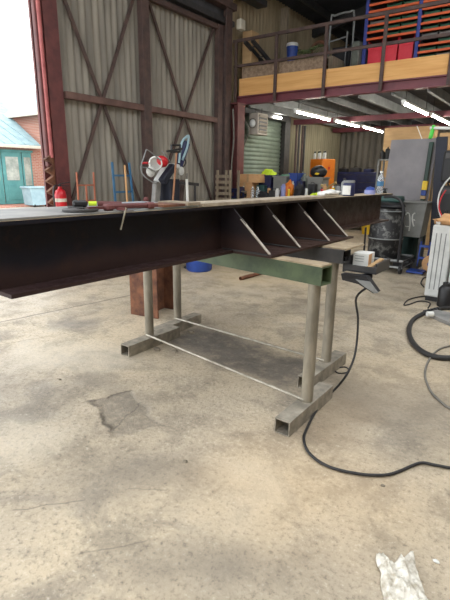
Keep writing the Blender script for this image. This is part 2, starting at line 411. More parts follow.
# left wall: cladding outside the mezzanine bay and up to the eaves
w = sroot('wall_left', (XW, 8, 0))
MB().corr('x', XW-.12, -4, 8.5, 4.62, 5.6, .14, .02).build('upper_cladding', 'sheet', w, 40)
MB().corr('x', XW-.10, 8.5, 15.2, 3.0, 5.6, .14, .02).build('loft_cladding', 'sheet2', w, 40)
MB().corr('x', XW-.10, 11.2, 15.2, 0, 3.0, .14, .02).build('lower_cladding', 'cladl', w, 40)
MB().box((XW-.16, 8.3, 0), (XW-.1, 8.95, 3.0)).build('pier', 'redox_dk', w)
struct(MB().corr('y', 15.1, XW-.35, 5.0, 0, 3.0, .2, .03).build('wall_back', 'sheet', None, 40))
struct(MB().box((XW-.2, 15.16, 3.0), (5.0, 15.25, 8.2)).build('wall_back_upper', 'roofm'))
struct(MB().corr('x', 5.0, -4, 15.1, 0, 6.8, .2, .03).build('wall_right', 'sheet2', None, 40))  # unseen side wall, added to keep light out on the right

struct(MB().corr('y', -4.05, -.4, 5.0, 0, 6.9, .2, .03).build('wall_front', 'sheet2', None, 40))  # unseen part-width wall, added to cut light from behind the camera
# roof: sheets with open rooflight strips; unseen right-hand ones added to brighten the loft
def roof_z(x): return 5.55 + (x+6.4)*.22 if x < 1.5 else 5.55 + 7.9*.22 - (x-1.5)*.22
rf = sroot('ceiling', (0, 8, 5.5))
mb = MB()
def roof_piece(x0, x1, y0, y1):
    mb.prism([(x0, y0, roof_z(x0)), (x1, y0, roof_z(x1)), (x1, y0, roof_z(x1)+.05), (x0, y0, roof_z(x0)+.05)], (0, y1-y0, 0))
XS = [-6.6, -5.4, -3.6, -2.6, -.8, .4, 1.5, 2.6, 4.0, 5.2]
for i, (x0, x1) in enumerate(zip(XS, XS[1:])):
    lights = i in (3, 5, 6, 7)
    roof_piece(x0, x1, (14.6 if i >= 5 else 6.2) if lights else -4, 15.3)
mb.build('roof_sheet', 'roofm', rf)
for x in (-5.75, -4.6, -3.3, -1.9, -.5, .9):
    z = roof_z(x)-.1
    MB().bar((x, 4.2, z), (x, 15.1, z), .07, .16).build('purlin', 'dkmet', rf)
for y in (4.3, 8.5, 12.6):
    MB().bar((-6.3, y, roof_z(-6.3)-.28), (1.5, y, roof_z(1.5)-.28), .14, .2).build('rafter', 'dkmet', rf)

# header over the sliding door: track and rails
hd = sroot('trim_1', (XW, 6, 4.5))
MB().box((XW-.02, 0, 4.50), (XW+.10, 8.6, 4.60)).build('track', 'dkmet', hd)
MB().box((XW-.02, 0, 4.78), (XW+.16, 8.6, 4.90)).build('track_beam', 'redox_dk', hd)
MB().box((XW-.1, 0, 4.44), (XW-.02, 8.6, 5.0)).build('header_board', 'deck', hd)
MB().box((XW+.02, 5.0, 5.1), (XW+.26, 9.6, 5.22)).build('bracket_beam', 'dkmet', hd)

# sliding door leaf of corrugated sheet in a braced steel frame
d1 = sroot('door_1', (XW, 6.3, 0))
MB().corr('x', XW-.07, 4.36, 8.2, .04, 4.45, .125, .014).build('sheet', 'sheet', d1, 40)
for y0, y1 in ((5.98, 6.16), (8.10, 8.26)):
    MB().box((XW-.04, y0, .02), (XW+.07, y1, 4.45), .006).build('stile', 'redox_dk', d1)
MB().box((XW-.04, 4.42, 4.36), (XW+.05, 8.26, 4.45), .006).build('top_rail', 'redox_dk', d1)
MB().box((XW-.04, 4.42, 2.60), (XW+.06, 8.10, 2.70), .006).build('mid_rail', 'girt', d1)
MB().box((XW-.04, 4.42, .04), (XW+.05, 8.10, .18), .006).build('bottom_rail', 'redox_dk', d1)
for ya, yb in ((4.40, 5.98), (6.16, 8.10)):
    yc = (ya+yb)/2-(.06 if ya < 5 else 0); hw = .78 if ya < 5 else .9
    for sg in (-1, 1):
        MB().bar((XW-.015, yc-sg*hw, 4.36), (XW-.015, yc+sg*hw, .95), .05, .03, (1, 0, 0)).build('brace', 'redox_dk', d1)

# column at the edge of the opening, with a pipe painted pink for daylight and the toothed edge strip
c1 = thing('steel_column', 'tall dark red steel column beside the open doorway with toothed edge', 'column', (XW, 4.25, 0))
mb = MB()
mb.box((XW-.02, 4.16, 0), (XW+.02, 4.39, 5.5)); mb.box((XW-.32, 4.16, 0), (XW-.28, 4.39, 5.5)); mb.box((XW-.28, 4.29, 0), (XW-.02, 4.32, 5.5))
mb.build('flanges', 'redox', c1)
MB().box((XW-.10, 4.06, 1.62), (XW-.02, 4.155, 5.5), .02, 2).build('edge_channel', 'redox', c1)
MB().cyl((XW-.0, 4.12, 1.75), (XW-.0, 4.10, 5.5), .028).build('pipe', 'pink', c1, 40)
mb = MB()
mb.box((XW-.06, 4.12, .75), (XW+.0, 4.155, 1.75))
for k in range(6):
    z = .95 + k*.155
    mb.prism([(XW-.06, 4.13, z-.07), (XW-.06, 4.0, z), (XW-.06, 4.13, z+.085)], (.07, 0, 0))
mb.build('toothed_strip', 'rust', c1)
MB().box((XW-.36, 4.1, 0), (XW+.08, 4.52, .02)).build('base_plate', 'rust', c1)

# fire extinguisher hung on the column
fe = thing('fire_extinguisher', 'red fire extinguisher hung on the dark red doorway column', 'fire extinguisher', (XW+.12, 4.13, .82))
q = V(XW+.125, 4.13, .82)
MB().lathe([(0, 0), (.07, 0), (.085, .02), (.085, .40), (.07, .46), (.03, .49), (.028, .52), (0, .52)], q, 20).build('cylinder', 'red', fe, 40)
MB().cyl(q+V(0, 0, .30), q+V(0, 0, .35), .0865, n=20).build('label_band', 'cream', fe, 40, 'cream instruction label')
MB().cyl(q+V(0, 0, .02), q+V(0, 0, .05), .0863, n=20).build('lower_label', 'cream', fe, 40)
MB().cyl(q+V(0, 0, .52), q+V(0, 0, .56), .02).bar(q+V(0, 0, .56), q+V(.02, .16, .585), .03, .012).bar(q+V(0, 0, .535), q+V(.02, .14, .53), .03, .01).build('valve', 'black', fe, 40)
MB().tube([q+V(0, -.02, .54), q+V(.02, -.1, .53), q+V(.02, -.13, .42), q+V(.01, -.115, .22), q+V(0, -.1, .1)], .012).build('hose', 'black', fe, 40)

# ------------------------------------------------------ yard and neighbour
bl = thing('brick_building', 'low brick building with blue-grey metal roof and teal doors across the yard', 'building', (-22.5, 12, 0))
XB = -21.0
MB().box((XB-6, 5, 0), (XB, 13.9, 2.66)).build('front_wall', 'brick', bl)
XE, ZE, SL = -20.65, 2.66, .45
d = _ray(10, 118); tq = (ZE+SL*XE-EYE.z)/(d.z+SL*d.x); hp = EYE+d*tq
rz = lambda x: ZE+SL*(XE-x)
MB().prism([(XE, 4.5, ZE), (-26.2, 4.5, rz(-26.2)), (-26.2, 14.6, rz(-26.2)), (hp.x, hp.y, rz(hp.x)), (XE, 13.2, ZE)], (0, 0, .1)).build('lean_to_roof', 'slate', bl)
for k in range(17):
    y = 4.9+k*.5; xe = -26.1
    MB().bar((XE, y, ZE+.11), (xe, y, rz(xe)+.11), .04, .05).build('roof_seam', 'slate', bl)
MB().bar((XE+.07, 4.5, ZE), (XE+.07, 13.3, ZE), .12, .14, bev=.02).build('gutter', 'cream', bl)
MB().box((-30, 14.0, 0), (-17.5, 20, 4.36)).build('gable_wing', 'brick', bl)
MB().prism([(-25.2, 13.6, 4.34), (-17.0, 13.6, 4.34), (-17.0, 18.2, 6.46), (-34, 18.2, 6.46)], (0, 0, .1)).build('wing_roof', 'slate', bl)
MB().box((-24.9, 13.52, 4.22), (-17.0, 13.6, 4.44)).build('wing_gutter', 'cream', bl)
for (px0, px1, nm) in ((-14, 4, 0), (4, 24, 1), (24, 34, 2)):
    y0 = on_x(px0, 190, XB).y; y1 = on_x(px1, 190, XB).y
    dr = MB().box((XB-.02, y0+.02, .06), (XB+.07, y1-.02, 2.42), .01).build('door', 'teal', bl)
    wd = (y1-y0)
    MB().box((XB+.06, y0+.18*wd, 1.15 if nm < 2 else .9), (XB+.09, y1-.2*wd, 2.2)).build('pane', 'glass', dr)
    if nm < 2: MB().box((XB+.065, y0+.18*wd, .25), (XB+.085, y1-.2*wd, .95), .01).build('lower_panel', 'teal', dr)
MB().bar((XB+.05, on_x(-14, 190, XB).y, 2.47), (XB+.05, on_x(35, 190, XB).y, 2.47), .14, .1).build('door_head', 'teal', bl)
MB().box((XB-.02, 5.5, -.01), (XB+1.4, 13.6, .05)).build('step', 'brick', bl)

pb = on_z(36, 206.5, 0); PX, PY = pb.x, pb.y
wb = thing('storage_bin', 'pale blue plastic bin standing outside near the teal doors', 'bin', (PX, PY, 0))
MB().prism([(PX-.35, PY-.34, .08), (PX-.35, PY+.44, .08), (PX-.35, PY+.52, .82), (PX-.35, PY-.42, .82)], (.7, 0, 0)).build('tub', 'palebox', wb)
MB().box((PX-.4, PY-.48, .82), (PX+.4, PY+.58, .9), .03, 2).build('lid', 'palebox', wb)
for s in (-.25, .32): MB().cyl((PX+.3, PY+s-.03, .07), (PX+.3, PY+s+.03, .07), .07).build('wheel', 'rubber', wb, 40)

# ---------------------------------------------------------------- mezzanine
mz = thing('mezzanine', 'mezzanine platform with maroon edge beam and pale timber kick board', 'mezzanine', (-3, YM, 3.0))
X1 = .6
mb = MB(); mb.box((XW+.02, YM-.02, 3.03), (X1, YM+.14, 3.05)); mb.box((XW+.02, YM+.05, 3.05), (X1, YM+.065, 3.18)); mb.box((XW+.02, YM-.02, 3.18), (X1, YM+.14, 3.20))
mb.build('edge_beam', 'purple', mz)
MB().box((XW+.02, YM+.14, 3.17), (X1, 15.05, 3.21)).build('deck', 'deck', mz)
for a, b, z1, ang in ((XW+.1, -4.15, 3.55, 0), (-4.13, -1.9, 3.52, 0), (-1.88, X1, 3.5, 0)):
    MB().box((a, YM+.005, 3.205), (b, YM+.05, z1), .004).build('kick_board', 'timber', mz)
MB().box((XW+.12, YM+.08, 3.21), (-4.15, YM+.10, 3.78)).build('back_board', 'osb', mz, label='brown strand board sheet behind the timber kick board')
for x in [-5.9+.62*k for k in range(11)]:
    mb = MB(); mb.box((x-.03, YM+.15, 2.98), (x+.03, 15.05, 3.0)); mb.box((x-.03, YM+.15, 3.0), (x-.01, 15.05, 3.17)); mb.build('joist', 'joist', mz)
for y in (11.6, 14.2):
    MB().box((XW+.02, y-.07, 2.86), (X1, y+.07, 2.98)).build('cross_beam', 'purple', mz)
gr = thing('guard_rail', 'brown steel guard railing along the mezzanine edge', 'railing', (-3, YM-.04, 3.03))
for x in (-6.16, -5.17, -4.09, -2.98, -1.85, -.75, .4):
    MB().box((x-.03, YM-.06, 3.03), (x+.03, YM-.02, 4.27), .004).build('post', 'redox_dk', gr)
MB().box((XW-.04, YM-.062, 4.25), (X1, YM-.018, 4.31), .005).build('top_rail', 'redox_dk', gr)
MB().box((XW-.04, YM-.018, 3.775), (X1, YM+.02, 3.83), .005).build('mid_rail', 'redox_dk', gr)
# supporting column of the mezzanine
mc = thing('mezzanine_column', 'dark red steel column under the left corner of the mezzanine', 'column', (-6.0, 8.66, 0))
mb = MB(); mb.box((-6.13, 8.5, 0), (-6.10, 8.76, 3.02)); mb.box((-6.10, 8.62, 0), (-5.93, 8.64, 3.02)); mb.box((-5.93, 8.5, 0), (-5.90, 8.76, 3.02))
mb.build('section', 'redox', mc)
MB().box((-6.16, 8.45, 3.0), (-5.88, 8.78, 3.025)).build('cap_plate', 'redox', mc)
cc = thing('door_column', 'dusty dark red steel column closing the end of the sliding door', 'column', (XW+.1, 8.38, 0))
mb = MB(); mb.box((XW+.1, 8.28, 0), (XW+.13, 8.48, 5.2)); mb.box((XW-.06, 8.37, 0), (XW+.1, 8.39, 5.2)); mb.box((XW-.09, 8.28, 0), (XW-.06, 8.48, 5.2))
mb.build('section', 'redox_dk', cc)
MB().tube([(XW+.2, 8.45, 2.9), (XW+.22, 8.47, 2.3), (XW+.18, 8.46, 1.7), (XW+.2, 8.46, 1.1)], .018).build('hanging_hose', 'cable_g', cc, 40)

# roller shutter in the left wall under the mezzanine
d2 = sroot('door_2', (XW, 9.9, 0))
mb = MB(); z = 0.02
prof = []
while z < 2.9:
    prof += [(XW-.03, z), (XW-.01, z+.02), (XW-.005, z+.05), (XW-.025, z+.085)]; z += .098
n0 = len(prof)
va = [[mb.bm.verts.new((x, y, zz)) for x, zz in prof] for y in (8.95, 10.92)]
for i in range(n0-1): mb.bm.faces.new((va[0][i], va[1][i], va[1][i+1], va[0][i+1]))
bo = mb.build('curtain', 'shutter', d2, 30)
md = bo.modifiers.new('thick', 'SOLIDIFY'); md.thickness = .01
MB().box((XW-.1, 8.92, 2.86), (XW+.2, 10.95, 3.0), .01).build('housing', 'dkmet', d2)
MB().box((XW-.05, 10.92, 0), (XW+.12, 11.2, 3.0)).build('guide', 'dkmet', d2)
MB().box((XW-.05, 8.88, 0), (XW+.02, 8.95, 2.9)).build('guide', 'dkmet', d2)
MB().box((XW+.0, 9.02, 1.55), (XW+.06, 9.10, 1.78), .01).build('switch_box', 'cream', d2)

# warm-air heater hung below the mezzanine
ht = thing('unit_heater', 'grey louvred unit heater hung in front of the shutter', 'heater', (-5.86, 9.26, 2.42))
hx0, hx1, hy = -5.72, -5.22, 9.0
MB().box((-5.98, 9.05, 2.42), (-5.74, 9.47, 2.88), .012, 2).build('casing', 'heater', ht)
MB().box((-5.742, 9.09, 2.46), (-5.736, 9.43, 2.84)).build('louvre_opening', 'black', ht)
for k in range(5): MB().bar((-5.725, 9.09, 2.49+k*.08), (-5.725, 9.43, 2.49+k*.08), .01, .042, (.7, 0, 1)).build('louvre', 'heater', ht)
R90 = Matrix.Rotation(PI/2, 3, 'X')
MB().lathe([(0, 0), (.05, 0), (.08, .02), (.05, .05), (0, .06)], (-5.87, 9.05, 2.66), 18, R90).build('fan_motor', 'offwhite', ht, 40)
for rr in (.07, .10):
    MB().tube([(-5.87+rr*math.cos(t*PI/6), 9.035, 2.66+rr*math.sin(t*PI/6)) for t in range(12)], .006, 6, 3, True).build('fan_guard_ring', 'dkmet', ht, 40)
for x in (-5.95, -5.77): MB().cyl((x, 9.25, 2.88), (x, 9.25, 2.985), .008).build('hanger', 'dkmet', ht)
tag(MB().tube([(-6.04, 8.86, 2.9), (-5.98, 8.9, 2.7), (-5.9, 8.95, 2.5), (-5.97, 8.88, 2.2), (-6.03, 8.84, 1.9), (-6.0, 8.84, 1.5)], .012).build('air_hose', 'cable_g', None, 40), 'thin grey hose looped down the mezzanine column beside the heater', 'hose')

# fluorescent battens under the mezzanine
def batten(a, b, lab):
    pa, pb_ = on_z(*a, 2.8), on_z(*b, 2.8); x = (pa.x+pb_.x)/2
    y0, y1 = pa.y, pb_.y
    t = thing('fluorescent_batten', lab, 'ceiling light', (x, (y0+y1)/2, 2.8), 'battens under the mezzanine')
    MB().box((x-.04, y0, 2.83), (x+.04, y1, 2.87), .006).build('housing', 'white', t)
    MB().cyl((x, y0+.04, 2.81), (x, y1-.04, 2.81), .022, n=12).build('tube', 'tube', t, 40)
    for y in (y0+.02, y1-.02): MB().box((x-.025, y-.02, 2.785), (x+.025, y+.02, 2.83)).build('lamp_holder', 'white', t)
    for y in (y0+.15, y1-.15): MB().cyl((x, y, 2.87), (x, y, 3.16 if abs(y-11.6) > .1 else 2.9), .006, n=6).build('drop_rod', 'dkmet', t)
batten((295, 112), (330, 120.6), 'lit fluorescent batten, nearest of the row of three left of the grey panel')
batten((333, 121.3), (360, 127.2), 'lit fluorescent batten, middle of the row of three')
batten((361, 127.4), (384, 132.4), 'lit fluorescent batten, farthest of the row of three')
batten((402, 104), (428, 115), 'lit fluorescent batten of the right-hand row, nearer and left of the two')
batten((430, 115.6), (452, 125), 'lit fluorescent batten of the right-hand row, farther and at the picture edge')
lt = on_x(277, 117.5, -6.0)
tag(MB().box(lt-V(.05, .16, .02), lt+V(.05, .16, .02), .015, 2).build('bulkhead_lamp', 'tube'), 'small lit lamp at the top of the roller shutter', 'lamp')
ep = on_x(241, 25, -6.05)
tag(MB().box(ep-V(.06, .09, .1), ep+V(.06, .09, .1), .02, 2).build('flood_lamp', 'cream'), 'small cream lamp box on the wall above the mezzanine corner', 'lamp')

# --------------------------------------------------- things on the mezzanine
ZD = 3.21
def lz(px, py, Y): return on_y(px, py, Y)
# plywood box
a = lz(237, 33, 9.0); b = lz(252, 33, 9.0)
t = tag(MB().box((XW+.03, 9.0, ZD), (b.x, 9.28, a.z), .005).build('plywood_board', 'ply'), 'upright light plywood box at the left end of the mezzanine', 'box')
# timber post standing against the cladding
tp = on_y(285, 8, 10.6)
tag(MB().bar((tp.x+.05, 10.6, ZD), (tp.x, 10.6, tp.z), .19, .07, (0, 1, 0), .006).build('timber_plank', 'wood'), 'tall grey timber plank standing upright on the mezzanine', 'plank')
# dark inclined conveyor-like ladder
ld = thing('loft_ladder', 'dark ladder leaning low along the cladding on the mezzanine', 'ladder', (-5.9, 10.2, ZD))
A, B = on_x(252, 40, -5.75), on_x(273, 52, -5.75)
lo1 = V(-5.75, 11.3, ZD+.02)
for dx in (0, .3): MB().bar((-5.75-dx*.6, A.y, A.z), (-5.75-dx*.6, 11.35, 3.3), .05, .08).build('rail', 'dkmet', ld)
for k in range(7):
    f = .08+k*.13; y = A.y+(11.35-A.y)*f; zz = A.z+(3.3-A.z)*f
    MB().cyl((-5.75, y, zz), (-5.93, y, zz), .018, n=8).build('rung', 'dkmet', ld)
# pallet stack added under the bucket and branches to raise them into view
pst = thing('support_stack', 'low grey timber stack added to raise things behind the strand board on the mezzanine', 'pallets', (-5.1, 10.0, ZD))
for k in range(5):
    MB().box((-5.75, 9.7, ZD+.02+k*.14), (-4.35, 10.3, ZD+.05+k*.14)).build('deck_board', 'wood', pst)
    for x in (-5.7, -5.05, -4.4): MB().box((x-.05, 9.7, ZD+.05+k*.14), (x+.05, 10.3, ZD+.16+k*.14)).build('block', 'wood', pst)
MB().box((-5.75, 9.7, ZD+.72), (-4.35, 10.3, ZD+.75)).build('deck_board', 'wood', pst)
ZD0 = ZD; ZD = ZD0+.752
# bucket
bk = on_y(292, 54, 9.9); bt = on_y(292, 42, 9.9)
bu = thing('bucket', 'blue bucket with white rim standing on the mezzanine', 'bucket', (bk.x, 9.9, ZD))
MB().lathe([(0, 0), (.10, 0), (.13, bt.z-ZD-.1), (0, bt.z-ZD-.1)], (bk.x, 9.9, ZD), 18).build('pail', 'blue', bu, 40)
MB().lathe([(.13, 0), (.14, .02), (.12, .07), (0, .1)], (bk.x, 9.9, bt.z-.1), 18).build('lid', 'white', bu, 40)
# dry branches
br = MB(); bc = on_y(305, 52, 10.0)
for k in range(26):
    an = random.uniform(0, 2*PI); ln = random.uniform(.15, .4)
    p = V(bc.x+random.uniform(-.12, .12), 10+random.uniform(-.1, .1), ZD+.06); e = p+V(math.cos(an)*ln*.8, math.sin(an)*ln*.4, random.uniform(.0, .35))
    br.cyl(p, e, .012, .004, 5)
    br.blob(e, (.12, .06, .06), .4, 3, 1, k)
br.box((bc.x-.16, 9.85, ZD), (bc.x+.16, 10.15, ZD+.06), .02)
tag(br.build('branch_heap', 'foliage'), 'green heap of leafy branches on the mezzanine beside the bucket', 'branches')
# old tyre hoop
tw = on_y(319, 52, 10.1)
tag(MB().tube([(tw.x+.19*math.cos(k*PI/8), 10.1, ZD+.225+.19*math.sin(k*PI/8)+.0) for k in range(16)], .035, 8, 2, True).build('tyre_hoop', 'rust', None, 40), 'brown wheel rim standing on the mezzanine left of the railed trolley', 'wheel')
ZD = ZD0
# hoop trolley
ht2 = thing('cage_trolley', 'grey tubular hoop trolley with dark cabinet behind the mezzanine railing', 'trolley', (-5.2, 10.6, ZD))
a = on_y(328, 64, 10.4); b = on_y(351, 60, 10.4); tl = on_y(329, 17, 10.4); tr = on_y(350, 12, 10.4)
MB().tube([(a.x, 10.4, ZD+.1), (a.x, 10.4, tl.z-.1), (a.x+.08, 10.4, tl.z), (b.x-.12, 10.4, tr.z), (b.x, 10.4, tr.z-.14), (b.x, 10.4, ZD+.1)], .022, 8, 3).build('hoop', 'joist', ht2, 40)
MB().tube([(a.x, 10.4, tl.z-.5), (b.x-.12, 10.4, tl.z-.45)], .018, 8, 1).tube([(b.x-.14, 10.4, ZD+.1), (b.x-.13, 10.4, tl.z-.35)], .018, 8, 1).build('cross_bar', 'joist', ht2, 40)
MB().box((a.x+.05, 10.45, ZD+.08), (b.x-.05, 10.9, tl.z-.62), .01).build('cabinet', 'black', ht2)
MB().box((a.x-.05, 10.35, ZD), (b.x+.05, 10.95, ZD+.08)).build('base', 'dkmet', ht2)
# small stack between trolley and rack
sp = on_y(357, 50, 10.2)
tag(MB().box((sp.x-.08, 10.1, ZD), (sp.x+.08, 10.3, on_y(357, 42, 10.2).z), .02).build('grey_drum', 'tarp'), 'small grey drum between hoop trolley and blue rack', 'drum')

# racking
RY = 10.3
rk = thing('storage_rack', 'blue and orange storage rack on the mezzanine filled with bins', 'rack', (-3.4, RY, ZD))
xa = on_y(364, 55, RY).x; xb = on_y(418, 35, RY).x; xc = xb + (xb-xa)
for x in (xa, xb, xc):
    for y in (RY, RY+.6):
        MB().box((x-.035, y-.03, ZD), (x+.035, y+.03, 5.7), .004).build('upright', 'bluerack', rk)
zr = on_y(368, 40, RY).z; dzr = .127
lv = [zr+dzr*k for k in range(-4, 11)]
for x0, x1 in ((xa+.035, xb-.035), (xb+.035, xc-.035)):
    for z in lv:
        for y in (RY-.02, RY+.6):
            MB().box((x0, y-.02, z-.022), (x1, y+.02, z+.022), .004).build('shelf_beam', 'orangebeam', rk)
        MB().box((x0, RY+.0, z+.0), (x1, RY+.58, z+.012)).build('shelf', 'dkmet', rk)
def binobj(x0, x1, z0, z1, mt, lab, grp, nm='storage_bin'):
    t = thing(nm, lab, 'bin', ((x0+x1)/2, RY+.25, z0), grp)
    y0, y1 = RY+.03, RY+.5; dz = z1-z0; w_ = .008
    mb = MB()
    mb.box((x0, y0, z0), (x1, y1, z0+.01)); mb.box((x0, y0, z0), (x0+w_, y1, z1)); mb.box((x1-w_, y0, z0), (x1, y1, z1)); mb.box((x0, y1-w_, z0), (x1, y1, z1))
    mb.box((x0, y0, z0), (x1, y0+w_, z0+dz*.72)); mb.build('body', mt, t)
    MB().box((x0-.004, y0-.012, z0+dz*.64), (x1+.004, y0, z0+dz*.74), .003).build('lip', mt, t)
# red tubs on the lowest visible shelf of the left bay
wid = (xb-xa-.12)/3
pl = ('left', 'middle', 'right')
for k in range(3):
    x0 = xa+.06+k*wid
    binobj(x0+.012, x0+wid-.012, lv[0]+.013, lv[4]-.03, 'redcrate', 'bright red tub on the rack, %s of the three' % pl[k], 'red tubs on the rack')
ords = ['first', 'second', 'third', 'fourth', 'fifth', 'sixth', 'seventh', 'eighth', 'ninth', 'tenth', 'eleventh', 'twelfth', 'thirteenth']
for bay, (x0, x1) in enumerate(((xa+.05, xb-.05), (xb+.05, xc-.05))):
    for i in range(4 if bay == 0 else 0, 11):
        n = 3; ww = (x1-x0)/n
        for k in range(n):
            if random.random() < .12: continue
            mt = 'dkgreen' if random.random() < .8 else 'greybin'
            binobj(x0+k*ww+.015, x0+(k+1)*ww-.015, lv[i]+.013, lv[i+1]-.026, mt,
                   '%s bin, %s on the %s shelf up, %s rack bay' % ('green' if mt == 'dkgreen' else 'grey', pl[k], ords[i-(4 if bay == 0 else 0)], 'left' if bay == 0 else 'right'), 'parts bins on the rack')
for o in [o for o in rk.children if o.name.startswith('shelf')]:
    cx = sum(v.co.x for v in o.data.vertices)/len(o.data.vertices)+rk.location.x; cz = sum(v.co.z for v in o.data.vertices)/len(o.data.vertices)+rk.location.z
    if cx < xb and lv[1]-.05 < cz < lv[3]+.05: bpy.data.objects.remove(o)

# --------------------------------------------------------- the main steel beam
DB = V(.03, 1, 0).normalized(); NB = V(DB.y, -DB.x, 0); OB = V(-1.778, .936, 0); KB = .936  # whole beam scaled about the camera; origin and heights already hold scaled values
def bp_(s, off, z): return OB + DB*s*KB + NB*off*KB + V(0, 0, z)
LB = 4.97; Z0, Z1 = 1.037, 1.358
sb = thing('steel_beam', 'long dark steel I-beam lying across the two trestles', 'beam', bp_(LB/2, -.13, Z0))
def beam_bar(s0, s1, o0, o1, za, zb): return MB().prism([bp_(s0, o0, za), bp_(s0, o1, za), bp_(s0, o1, zb), bp_(s0, o0, zb)], DB*(s1-s0)*KB)
beam_bar(0, LB, -.137, -.123, Z0+.018, Z1-.018).build('web', 'beam', sb)
beam_bar(0, LB, -.26, 0, Z0, Z0+.018).build('bottom_flange', 'beam', sb)
beam_bar(-.04, LB+.05, -.26, 0, Z1-.018, Z1-.0015).build('top_flange', 'beam', sb)
beam_bar(-.035, LB+.045, -.257, -.003, Z1-.0015, Z1).build('dust_film', 'dustop', sb, label='pale dust lying on the top flange')
beam_bar(1.64, 3.06, 0.0, .32, Z0, Z0+.014).build('base_plate', 'beam', sb)
for s in (1.655, 2.08, 2.58, 2.96):
    g = MB().prism([bp_(s-.006, -.123, Z0+.018), bp_(s-.006, -.123, Z1-.018), bp_(s-.006, -.02, Z1-.018), bp_(s-.006, .30, Z0+.02), bp_(s-.006, .30, Z0+.014), bp_(s-.006, 0.0, Z0+.0145)], DB*.012).build('gusset', 'beam', sb)
    MB().bar(bp_(s, .055, Z1-.09), bp_(s, .302, Z0+.022), .022, .006, NB+V(0, 0, .9)).build('lit_edge', 'edge', g, label='gusset edge coloured bright where light falls on it')  # pale strip paints the light on the sloping edge
    MB().tube([bp_(s-.012, -.1, Z0+.022), bp_(s-.012, .0, Z0+.02), bp_(s-.012, .29, Z0+.018)], .006, 6, 1).build('weld_bead', 'dkmet', g, 40)
for s in (1.8, 2.25, 2.4, 2.75): pass

# ------------------------------------------------------------------ trestles
def trestle(lab, pR, pL, top_w, green, feet, ext=.14):
    R_, L_ = Vector(pR), Vector(pL); ax = (R_-L_).normalized(); yv = V(-ax.y, ax.x, 0)
    t = thing('trestle', lab, 'trestle', (R_+L_)/2, 'steel trestles under the beam')
    ta = 1.024
    if green:
        MB().rhs(L_-ax*.2+V(0, 0, ta-.057), R_+ax*ext+V(0, 0, ta-.057), top_w, .114, .008).build('crossbar', 'greenp', t)
        MB().obox((L_+R_)/2+ax*(ext-.2)/2+V(0, 0, ta+.004), ((R_-L_).length+ext+.19, top_w*.96, .012), ang=math.atan2(ax.y, ax.x)).build('top_strip', 'dustop', t, label='pale dusty top of the crossbar')
    else:
        MB().rhs(L_-ax*.2+V(0, 0, ta-.05), R_+ax*ext+V(0, 0, ta-.05), .14, .10, .008).build('crossbar', 'dkmet', t)
        q = R_+yv*.13+ax*(-.14)
        MB().obox(q+V(0, 0, ta+.004), (.50, top_w, .012), ang=math.atan2(ax.y, ax.x)).build('top_plate', 'dustop', t, label='pale dusty wide plate on the crossbar')
    for P in (R_, L_):
        MB().pipe(P+V(0, 0, .10), P+V(0, 0, ta-(.114 if green else .10)), .040, .006, 20).build('leg', 'pole', t, 40)
    for (f0, f1) in feet:
        f0, f1 = Vector(f0), Vector(f1)
        MB().rhs(f0+V(0, 0, .052), f1+V(0, 0, .052), .105, .10, .007).build('foot', 'dust', t)
    MB().cyl(L_+V(0, 0, .118)+yv*-.035-ax*.0, R_+V(0, 0, .118)-yv*.035, .0095, n=10).build('tie_rod', 'bright', t, 40)
    return t
t1 = trestle('nearer steel trestle with worn green crossbar under the beam', (-1.15, 2.53, 0), (-2.87, 2.77, 0), .115, True,
        [((-1.155, 2.205, 0), (-1.15, 2.845, 0)), ((-2.865, 2.46, 0), (-2.862, 3.12, 0))], .08)
t2 = trestle('farther steel trestle with dark crossbar and dusty top plate', (-1.325, 3.23, 0), (-3.0, 3.30, 0), .34, False,
        [((-1.325, 2.84, 0), (-1.31, 3.5, 0)), ((-2.965, 2.9, 0), (-2.965, 3.58, 0))], .10)

# rusty column stub behind the left legs
rs = thing('column_stub', 'rusty H-section steel offcut standing upright behind the left trestle legs', 'steel offcut', (-3.56, 3.55, 0))
an = math.atan2(.059, .37)
def rst(x, y, z=0): return V(-3.747+x*math.cos(an)-y*math.sin(an), 3.336+x*math.sin(an)+y*math.cos(an), z)
mb = MB(); mb.prism([rst(0, 0), rst(.37, 0), rst(.37, .022), rst(0, .022)], (0, 0, .95)); mb.build('front_flange', 'rust', rs)
MB().prism([rst(0, .39), rst(.37, .39), rst(.37, .412), rst(0, .412)], (0, 0, .95)).build('rear_flange', 'rust', rs)
MB().prism([rst(.178, .022), rst(.192, .022), rst(.192, .39), rst(.178, .39)], (0, 0, .95)).build('web', 'rust', rs)

# blue tub by the wall and steel pipe on the floor
tb = V(-4.7, 5.72, 0)
bt = thing('blue_tub', 'low blue plastic tub on the floor behind the beam', 'tub', tb)
MB().lathe([(0, .01), (.19, 0), (.215, .03), (.23, .34), (.2, .34), (.19, .05), (0, .04)], tb, 24).build('body', 'blue', bt, 40)
MB().tube([tb+V(.235*math.cos(k*PI/8), .235*math.sin(k*PI/8), .33) for k in range(16)], .014, 6, 2, True).build('rim', 'blue', bt, 40)
pa, pe = on_z(240.5, 278.5, .03), on_z(275, 269, .03)
tag(MB().pipe(pa, pe, .03, .005, 14).build('steel_pipe', 'rust', None, 40), 'short brown steel pipe lying on the floor beyond the green crossbar', 'pipe')

